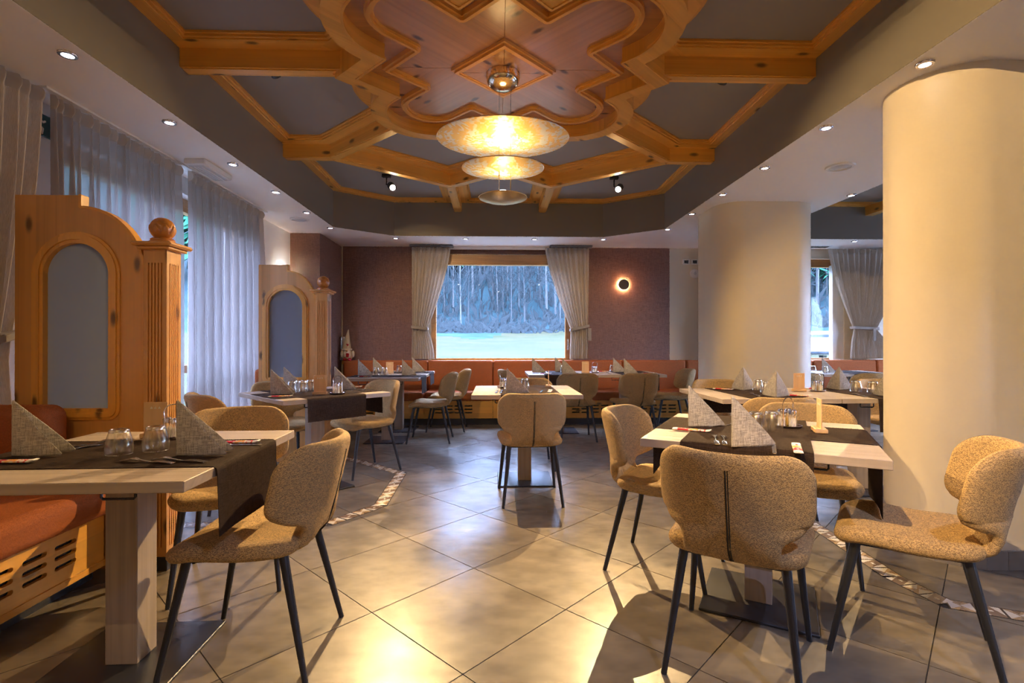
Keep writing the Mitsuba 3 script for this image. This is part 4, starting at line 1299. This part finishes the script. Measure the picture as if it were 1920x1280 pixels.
mat('curtain_cloth_solid', (0.28, 0.25, 0.22), 0.8, 0.2)
YC = 7.70
l, r_ = tied(-1.29, -.70, -1.28, -1.05, .74, -1.29, -.945)
drapery('curtain', 0, YC, 2.62, .93, l, r_, 11, .026, 'curtain_gray', 1)
tie('curtain', 0, YC, -1.28, -1.05, 1.40, -.025)
tag('curtain', 'grey curtain tied back at the left of the picture window', 'curtain')
l, r_ = tied(.73, 1.405, 1.125, 1.385, .74, 1.105, 1.385)
drapery('curtain_001', 0, YC, 2.62, .93, l, r_, 11, .026, 'curtain_gray', 2)
tie('curtain_001', 0, YC, 1.12, 1.39, 1.40, .06, 1.40)
tag('curtain_001', 'grey curtain tied back at the right of the picture window', 'curtain')
l, r_ = tied(5.12, 6.35, 5.52, 5.86, .74, 5.46, 6.1)
drapery('curtain_002', 0, YC, 2.63, .93, l, r_, 16, .03, 'curtain_gray', 3)
tie('curtain_002', 0, YC, 5.51, 5.88, 1.40, -.02, 5.80)
tag('curtain_002', 'grey curtain tied back in the right-hand room', 'curtain')
l, r_ = tied(3.17, 3.75, 3.16, 3.45, .74, 3.16, 3.5)
drapery('curtain_003', 0, YC, 2.63, .93, l, r_, 10, .026, 'curtain_gray', 4)
tie('curtain_003', 0, YC, 3.15, 3.46, 1.40, -.02, 3.18)
tag('curtain_003', 'narrow strip of grey curtain showing left of the middle column', 'curtain')
# long sheers on the left wall
XC = -2.62
con = lambda v: (lambda t: v)
drapery('sheer_curtain', 1, XC, 2.635, .06, con(3.05), con(4.255), 20, .034, 'curtain_sheer', 5, 14)
tag('sheer_curtain', 'long sheer grey curtain behind the nearer divider', 'curtain')
drapery('sheer_curtain_001', 1, XC, 2.635, .06, con(4.375), lambda t: 5.71 + .05 * t, 20, .036, 'curtain_sheer', 6, 14)
tag('sheer_curtain_001', 'long sheer grey curtain hanging between the two dividers', 'curtain')
l, r_ = tied(2.30, 2.985, 2.38, 2.76, .60, 2.30, 2.80)
drapery('curtain_004', 1, XC + .01, 2.635, .10, l, r_, 12, .032, 'curtain_gray', 8)
tie('curtain_004', 1, XC + .01, 2.37, 2.78, 1.16, .12)
tag('curtain_004', 'taupe curtain tied back at the left edge of the picture', 'curtain')
for i, (a, b, lab) in enumerate(((-1.31, -.665, 'dark pelmet board above the left curtain of the picture window'), (.80, 1.44, 'dark pelmet board above the right curtain of the picture window'))):
    key = 'pelmet' + ('_001' if i else ''); obj(key, bbox(b - a, .16, .028, .004, ((a + b) / 2, 7.70, 2.632)), 'pelmet_gray'); tag(key, lab, 'pelmet')
mat('pelmet_gray', (0.10, 0.10, 0.105), 0.5, 0.3)
obj('curtain_rail', box(-1.25, 1.38, 7.755, 7.79, 2.60, 2.65), 'white_plastic'); tag('curtain_rail', 'white curtain rail under the ceiling above the picture window', 'rail')
obj('curtain_rail_001', box(-2.66, -2.58, 2.98, 5.78, 2.637, 2.65), 'white_plastic'); tag('curtain_rail_001', 'white curtain rail along the left wall', 'rail')

# ================================================================ the hanging lamp
L = 'pendant_lamp'
tag(L, 'tiered pendant lamp of three gold-leaf discs under a mirrored dome', 'lamp')
lx, ly = CX - .005, CY + .01
dome = [(0, 2.893)] + [(.112 * math.sin(a), 2.972 - .079 * math.cos(a)) for a in np.linspace(.12, PI / 2, 14)] + [(.114, 2.98), (.112, 3.005), (0, 3.006)]
obj(L + '__canopy', lathe(dome, 48, (lx, ly, 0)), 'dome_metal', 40)


def dish(R, depth, t=.006, n=64, dirn=1):
    """shallow dish, rim at z = 0, centre at -depth (dirn 1) or +depth (-1)"""
    r = np.linspace(0, R, 14)
    z = -dirn * depth * (1 - (r / R) ** 2)
    return lathe(list(zip(r, z - t / 2)) + [(R + .0015, 0.0)] + list(zip(r[::-1], (z + t / 2)[::-1])), n)


def dish_tw(z, tilt): return T().translate([lx, ly, z]).rotate([1, 0, 0], tilt)


obj(L + '__disc', dish(.447, .028), 'gold_leaf', 40, dish_tw(2.562, 4.5))
obj(L + '__disc_001', dish(.278, .030), 'gold_leaf', 40, dish_tw(2.362, 3.0))
obj(L + '__disc_002', dish(.163, .034), 'gold_plain', 40, dish_tw(2.163, 0))
for k in range(3):
    a = PI / 6 + k * 2 * PI / 3; p = [lx + .052 * math.cos(a + PI / 2.0), ly + .052 * math.sin(a + PI / 2.0)]
    obj(L + '__wire', tube([(*p, 2.16), (*p, 2.55)], .0022, 6), 'brass'); obj(L + '__wire', tube([(*p, 2.55), (*p, 2.90)], .0011, 6), 'black_metal')
    obj(L + '__stop', lathe([(0, 2.328), (.006, 2.328), (.006, 2.340), (.003, 2.346), (0, 2.346)], 12, (*p, 0)), 'brass')
for z, w, r in ((2.425, 230.0, .045), (2.205, 190.0, .030)):
    obj(L + '__bulb', lathe([(0, z - .012)] + [(r * math.sin(a), z - .012 * math.cos(a)) for a in np.linspace(.2, PI - .2, 10)] + [(0, z + .012)], 20, (lx, ly, 0)), 'white_plastic', True)
    k = [q for q in scene if q.startswith(L + '__bulb')][-1]; scene[k]['emitter'] = glow(*(np.array([1.0, .68, .31]) * w), 2.6)
k = L + '__bulb_upper'
obj(L + '__bulb', lathe([(0, 2.60)] + [(.09 * math.sin(a), 2.612 - .012 * math.cos(a)) for a in np.linspace(.2, PI - .2, 10)] + [(0, 2.624)], 20, (lx, ly, 0)), 'white_plastic', True)
k = [q for q in scene if q.startswith(L + '__bulb')][-1]; scene[k]['emitter'] = glow(*(np.array([1.0, .66, .28]) * 6.0), 0.8)

# ceiling spotlights
for i, (pos, target) in enumerate([q[:2] for q in SPOTS]):
    key = free('spotlight')
    p, q = np.array(pos), np.array(target); d = (q - p) / np.linalg.norm(q - p)
    body = p - d * .012
    m = trimesh.creation.cylinder(.042, .11, sections=28); m.apply_translation([0, 0, -.055])
    R_ = trimesh.geometry.align_vectors([0, 0, 1], d); m.apply_transform(R_); m.apply_translation(body)
    obj(key + '__head', m, 'black_plastic', 40)
    f = lathe([(0, 0), (.033, 0), (.033, .002), (0, .002)], 24); f.apply_transform(R_); f.apply_translation(body + d * .001)
    obj(key + '__lens', f, 'white_plastic', emitter=None) if False else obj(key + '__lens', f, 'white_plastic')
    scene[key + '__lens']['emitter'] = glow(150, 120, 80)
    c = body - d * .06
    obj(key + '__bracket', cat(tube([c, (c[0] - .06, c[1], c[2] + .02), (c[0] - .06, c[1], 3.14)], .008, 8), bbox(.10, .05, .035, .004, (c[0] - .06, c[1], 3.132))), 'black_plastic')
    tag(key, ('black ceiling spotlight shining brightly, left one in the grey tray', 'black ceiling spotlight shining brightly, right one in the grey tray', 'black ceiling spotlight at the near left of the tray, above the viewer',
              'black ceiling spotlight at the near right of the tray, above the viewer', 'black ceiling spotlight above the viewer, aimed at the right column', 'ceiling spotlight in the tray of the right-hand room',
              'spotlight tucked behind the left cross beam of the tray', 'spotlight tucked behind the right cross beam of the tray')[i], 'spotlight', 'ceiling spotlights')
# small recessed downlights in the white ceiling
DL = [(-2.19, 2.65), (-2.185, 3.447), (-2.175, 4.24), (-2.16, 5.01), (-2.15, 5.79), (-2.135, 6.56), (-1.426, 7.185), (-.445, 7.185), (.53, 7.185), (1.51, 7.175), (2.21, 6.51), (2.22, 5.72), (2.235, 4.963), (2.25, 4.197), (2.25, 3.40), (2.255, 2.606), (3.53, 4.95), (5.18, 7.2)]
DLn = ['nearest', 'second', 'third', 'fourth', 'fifth', 'farthest']
ring = mikit.ply(lathe([(.028, -.002), (.040, -.002), (.043, .002), (.043, .012), (.028, .012)] + [(.028, -.002)], 24), 'chrome', smooth=40)
lens = mikit.ply(lathe([(0, .003), (.029, .003), (.029, .006), (0, .006)], 20), 'white_plastic')
for i, (x, y) in enumerate(DL):
    key = free('downlight'); tw = T().translate([x, y, ZC - .008])
    scene[key + '__ring'] = {**ring, 'to_world': tw}; scene[key + '__lens'] = {**lens, 'to_world': tw, 'emitter': glow(9.0, 9.6, 10.5)}
    lab = ('%s small downlight in the white ceiling strip along the left curtains' % DLn[i] if i < 6 else 'small downlight above the picture window, %s from the left' % ('first', 'second', 'third', 'fourth')[i - 6] if i < 10
           else '%s small downlight in the white ceiling along the columns' % DLn[::-1][i - 10] if i < 16 else ('small downlight between the two columns', 'small downlight before the tied curtain of the right-hand room')[i - 16])
    tag(key, lab, 'downlight', 'recessed downlights')

# ceiling fittings
for i, (x, y, lab) in enumerate(((-2.36, 6.13, 'round white ceiling vent near the far left corner'), (2.87, 4.16, 'round white ceiling speaker between the columns'))):
    key = 'ceiling_vent' + ('_001' if i else ''); tw = T().translate([x, y, ZC])
    obj(key + '__frame', lathe([(.085, -.012), (.105, -.010), (.112, 0), (.085, 0), (.085, -.012)], 40), 'white_plastic', 40, tw)
    obj(key + '__grille', lathe([(0, -.010), (.03, -.008), (.034, -.012), (.058, -.008), (.062, -.012), (.084, -.006), (.084, 0), (0, 0)], 40), 'vent_gray', 40, tw)
    tag(key, lab, 'vent')
key = 'emergency_light'; tw = T().translate([-2.42, 4.33, ZC])
obj(key + '__housing', bbox(.17, .42, .05, .008, (0, 0, -.024)), 'white_plastic', tw=tw); obj(key + '__diffuser', bbox(.13, .38, .03, .010, (0, 0, -.042)), 'vent_gray', tw=tw)
for k in range(4): obj(key + '__louvre', bbox(.006, .36, .006, .001, (-.045 + .03 * k, 0, -.060)), 'white_plastic', tw=tw)
tag(key, 'flat rectangular white emergency light on the ceiling above the left curtains', 'ceiling light')
key = 'air_grille'; tw = T().translate([4.83, 7.62, ZC - .004])
obj(key + '__frame', bbox(.52, .16, .012, .003), 'white_plastic', tw=tw)
for k in range(4): obj(key + '__slot', box(-.23, .23, -.055 + .03 * k, -.038 + .03 * k, -.010, -.0062), 'black_plastic', tw=tw)
tag(key, 'slotted air grille in the ceiling by the tied curtain of the right-hand room', 'vent')

# back wall fittings
key = 'wall_lamp'
tag(key, 'round dark wall lamp with a glowing halo on the brown wallpaper', 'wall lamp')
sc_ = T().translate([1.961, YB - .012, 2.076]).rotate([1, 0, 0], 90)
obj(key + '__disc', lathe([(0, .055), (.074, .055), (.080, .050), (.080, .042), (0, .042)], 40), 'bronze_dark', 40, sc_)
obj(key + '__stem', lathe([(0, 0), (.035, 0), (.035, .042), (0, .042)], 24), 'bronze_dark', 40, sc_)
obj(key + '__light_ring', lathe([(.040, .030), (.069, .032), (.069, .0415), (.040, .0415), (.040, .030)], 40), 'white_plastic', False, sc_)
scene[key + '__light_ring']['emitter'] = glow(300, 140, 72, 4.0)
key = 'wall_lamp_001'
tag(key, 'wall lamp behind the farther divider, only its glow showing on the white wall above', 'wall lamp')
sc_ = T().translate([XL, 6.60, 2.09]).rotate([0, 1, 0], 90)
obj(key + '__disc', lathe([(0, .055), (.074, .055), (.080, .050), (.080, .042), (0, .042)], 40), 'bronze_dark', 40, sc_)
obj(key + '__stem', lathe([(0, 0), (.035, 0), (.035, .042), (0, .042)], 24), 'bronze_dark', 40, sc_)
obj(key + '__light_ring', lathe([(.040, .030), (.069, .032), (.069, .0415), (.040, .0415), (.040, .030)], 40), 'white_plastic', False, sc_)
scene[key + '__light_ring']['emitter'] = glow(900, 620, 400, 4.0)
mat('bronze_dark', (0.05, 0.032, 0.026), 0.5, 0.4)
for i, x in enumerate((2.955, 3.09)):
    key = 'thermostat' + ('_001' if i else ''); tw = T().translate([x, YB, 2.438])
    obj(key + '__frame', bbox(.122, .014, .082, .004, (0, -.007, 0)), 'white_plastic', tw=tw); obj(key + '__screen', bbox(.066, .004, .048, .001, (0, -.0155, 0)), 'black_plastic', tw=tw)
    tag(key, ('left one of two white wall controls with dark screens', 'right one of two white wall controls with dark screens')[i], 'wall control')
key = 'detector'; tw = T().translate([3.085, YB, 2.255]).rotate([1, 0, 0], 90)
obj(key + '__body', lathe([(0, .035), (.045, .033), (.068, .024), (.074, .008), (.074, 0), (0, 0)], 36), 'white_plastic', 40, tw); obj(key + '__centre', lathe([(0, .044), (.018, .042), (.024, .034), (0, .030)], 24), 'vent_gray', 40, tw)
tag(key, 'round white device on the wall under the two controls', 'detector')

# exit sign on the left wall
key = 'exit_sign'
tag(key, 'dark green exit sign with a pale running figure between the left curtains', 'exit sign')
obj(key + '__panel', bbox(.012, .24, .135, .003, (XL + .006, 3.135, 2.505)), 'exit_green')
fig = [Point(0, .040).buffer(.009), LineString([(0, .028), (-.006, -.004)]).buffer(.008), LineString([(-.006, -.004), (.016, -.018), (.012, -.040)]).buffer(.0055), LineString([(-.006, -.004), (-.020, -.020), (-.036, -.024)]).buffer(.0055),
       LineString([(.0, .022), (.018, .012), (.028, .020)]).buffer(.0045), LineString([(0, .022), (-.018, .016), (-.022, .002)]).buffer(.0045)]
m = prism(unary_union(fig), 0, .001); v = m.vertices.copy(); m.vertices = np.stack([XL + .0125 + v[:, 2], 3.15 + v[:, 0] * 1.3, 2.505 + v[:, 1] * 1.3], 1)
obj(key + '__figure', m, 'pale_print')
obj('radiator', cat(*[bbox(.05, .07, .0 + .52, .012, (XL + .06, 3.2 + .085 * k, .36)) for k in range(0)]) if False else bbox(.02, 2.6, .05, .005, (XL + .02, 4.4, .055)), 'white_plastic')
tag('radiator', 'white skirting strip under the left window', kind='structure')

# gnome and vase on the ledge behind the bench
key = 'gnome'
tag(key, 'small cloth Christmas gnome in a tall cream hat on the back left ledge', 'figurine')
gx, gy, gz = -2.245, 7.72, .906
tw = T().translate([gx, gy, gz])
body = trimesh.creation.icosphere(3, 1); body.apply_scale([.075, .06, .085]); body.apply_translation([0, 0, .085])
obj(key + '__body', body, 'felt_cream', True, tw)
hat = lathe([(.0, .470), (.006, .465), (.014, .43), (.030, .36), (.047, .28), (.062, .20), (.070, .165), (.0, .160)], 32); z = hat.vertices[:, 2]; hat.vertices[:, 0] += .022 * np.clip((z - .16) / .30, 0, 1) ** 2 - .02
obj(key + '__hat', hat, 'felt_cream', 40, tw)
be = trimesh.creation.icosphere(4, 1); be.apply_scale([.055, .038, .07]); be.vertices += (meshkit.noise(be.vertices * 70, 3)[:, None] - .5) * .014; be.apply_translation([0, -.042, .10]); obj(key + '__beard', be, 'wool_white', True, tw)
br = trimesh.creation.torus(.064, .013, 32, 12); br.vertices += (meshkit.noise(br.vertices * 90, 5)[:, None] - .5) * .010; br.apply_translation([-.018, 0, .168]); obj(key + '__hat_brim', br, 'wool_white', True, tw)
no = trimesh.creation.icosphere(3, .015); no.apply_translation([0, -.076, .150]); obj(key + '__nose', no, 'skin', True, tw)
hp = Polygon([(0, -.024), (.021, .002), (.018, .016), (.008, .018), (0, .010), (-.008, .018), (-.018, .016), (-.021, .002)]).buffer(.002); m = prism(hp, 0, .004); v = m.vertices.copy(); m.vertices = np.stack([v[:, 0] + .0, -.050 - v[:, 2] + .10 * (v[:, 1] + .0) * .25, v[:, 1] + .235], 1); obj(key + '__heart', m, 'felt_red', tw=tw)
m = bbox(.045, .03, .055, .008, (.012, -.078, .085)); obj(key + '__gift', m, 'felt_red', tw=tw)
for i, s in enumerate((-1, 1)):
    a = trimesh.creation.icosphere(3, 1); a.apply_scale([.022, .026, .05]); a.apply_translation([s * .082, -.03, .10]); obj(key + '__arm' + ('_001' if i else ''), a, 'wool_white', True, tw)
    b = trimesh.creation.icosphere(3, 1); b.apply_scale([.028, .042, .02]); b.apply_translation([s * .035, -.05, .019]); obj(key + '__boot' + ('_001' if i else ''), b, 'felt_red', True, tw)
key = 'vase'
tag(key, 'tall clear glass cylinder vase with white stones, beside the gnome', 'vase')
tw = T().translate([-2.33, 7.78, .906])
obj(key + '__glass', lathe([(0, 0), (.058, 0), (.060, .003), (.060, .36), (.0575, .36), (.0575, .008), (0, .008)], 36), 'glass_wall', 40, tw)
st = []
for k in range(26):
    s = trimesh.creation.icosphere(1, 1); q = rng.uniform(.011, .017); s.apply_scale([q, q, q * .8]); a = rng.uniform(0, 6.28); rr_ = .036 * math.sqrt(rng.uniform()); s.apply_translation([rr_ * math.cos(a), rr_ * math.sin(a), .026 + .0054 * k]); st.append(s)
obj(key + '__stones', cat(*st), 'wool_white', 30, tw); labels[key + '__stones'] = {'kind': 'stuff'}
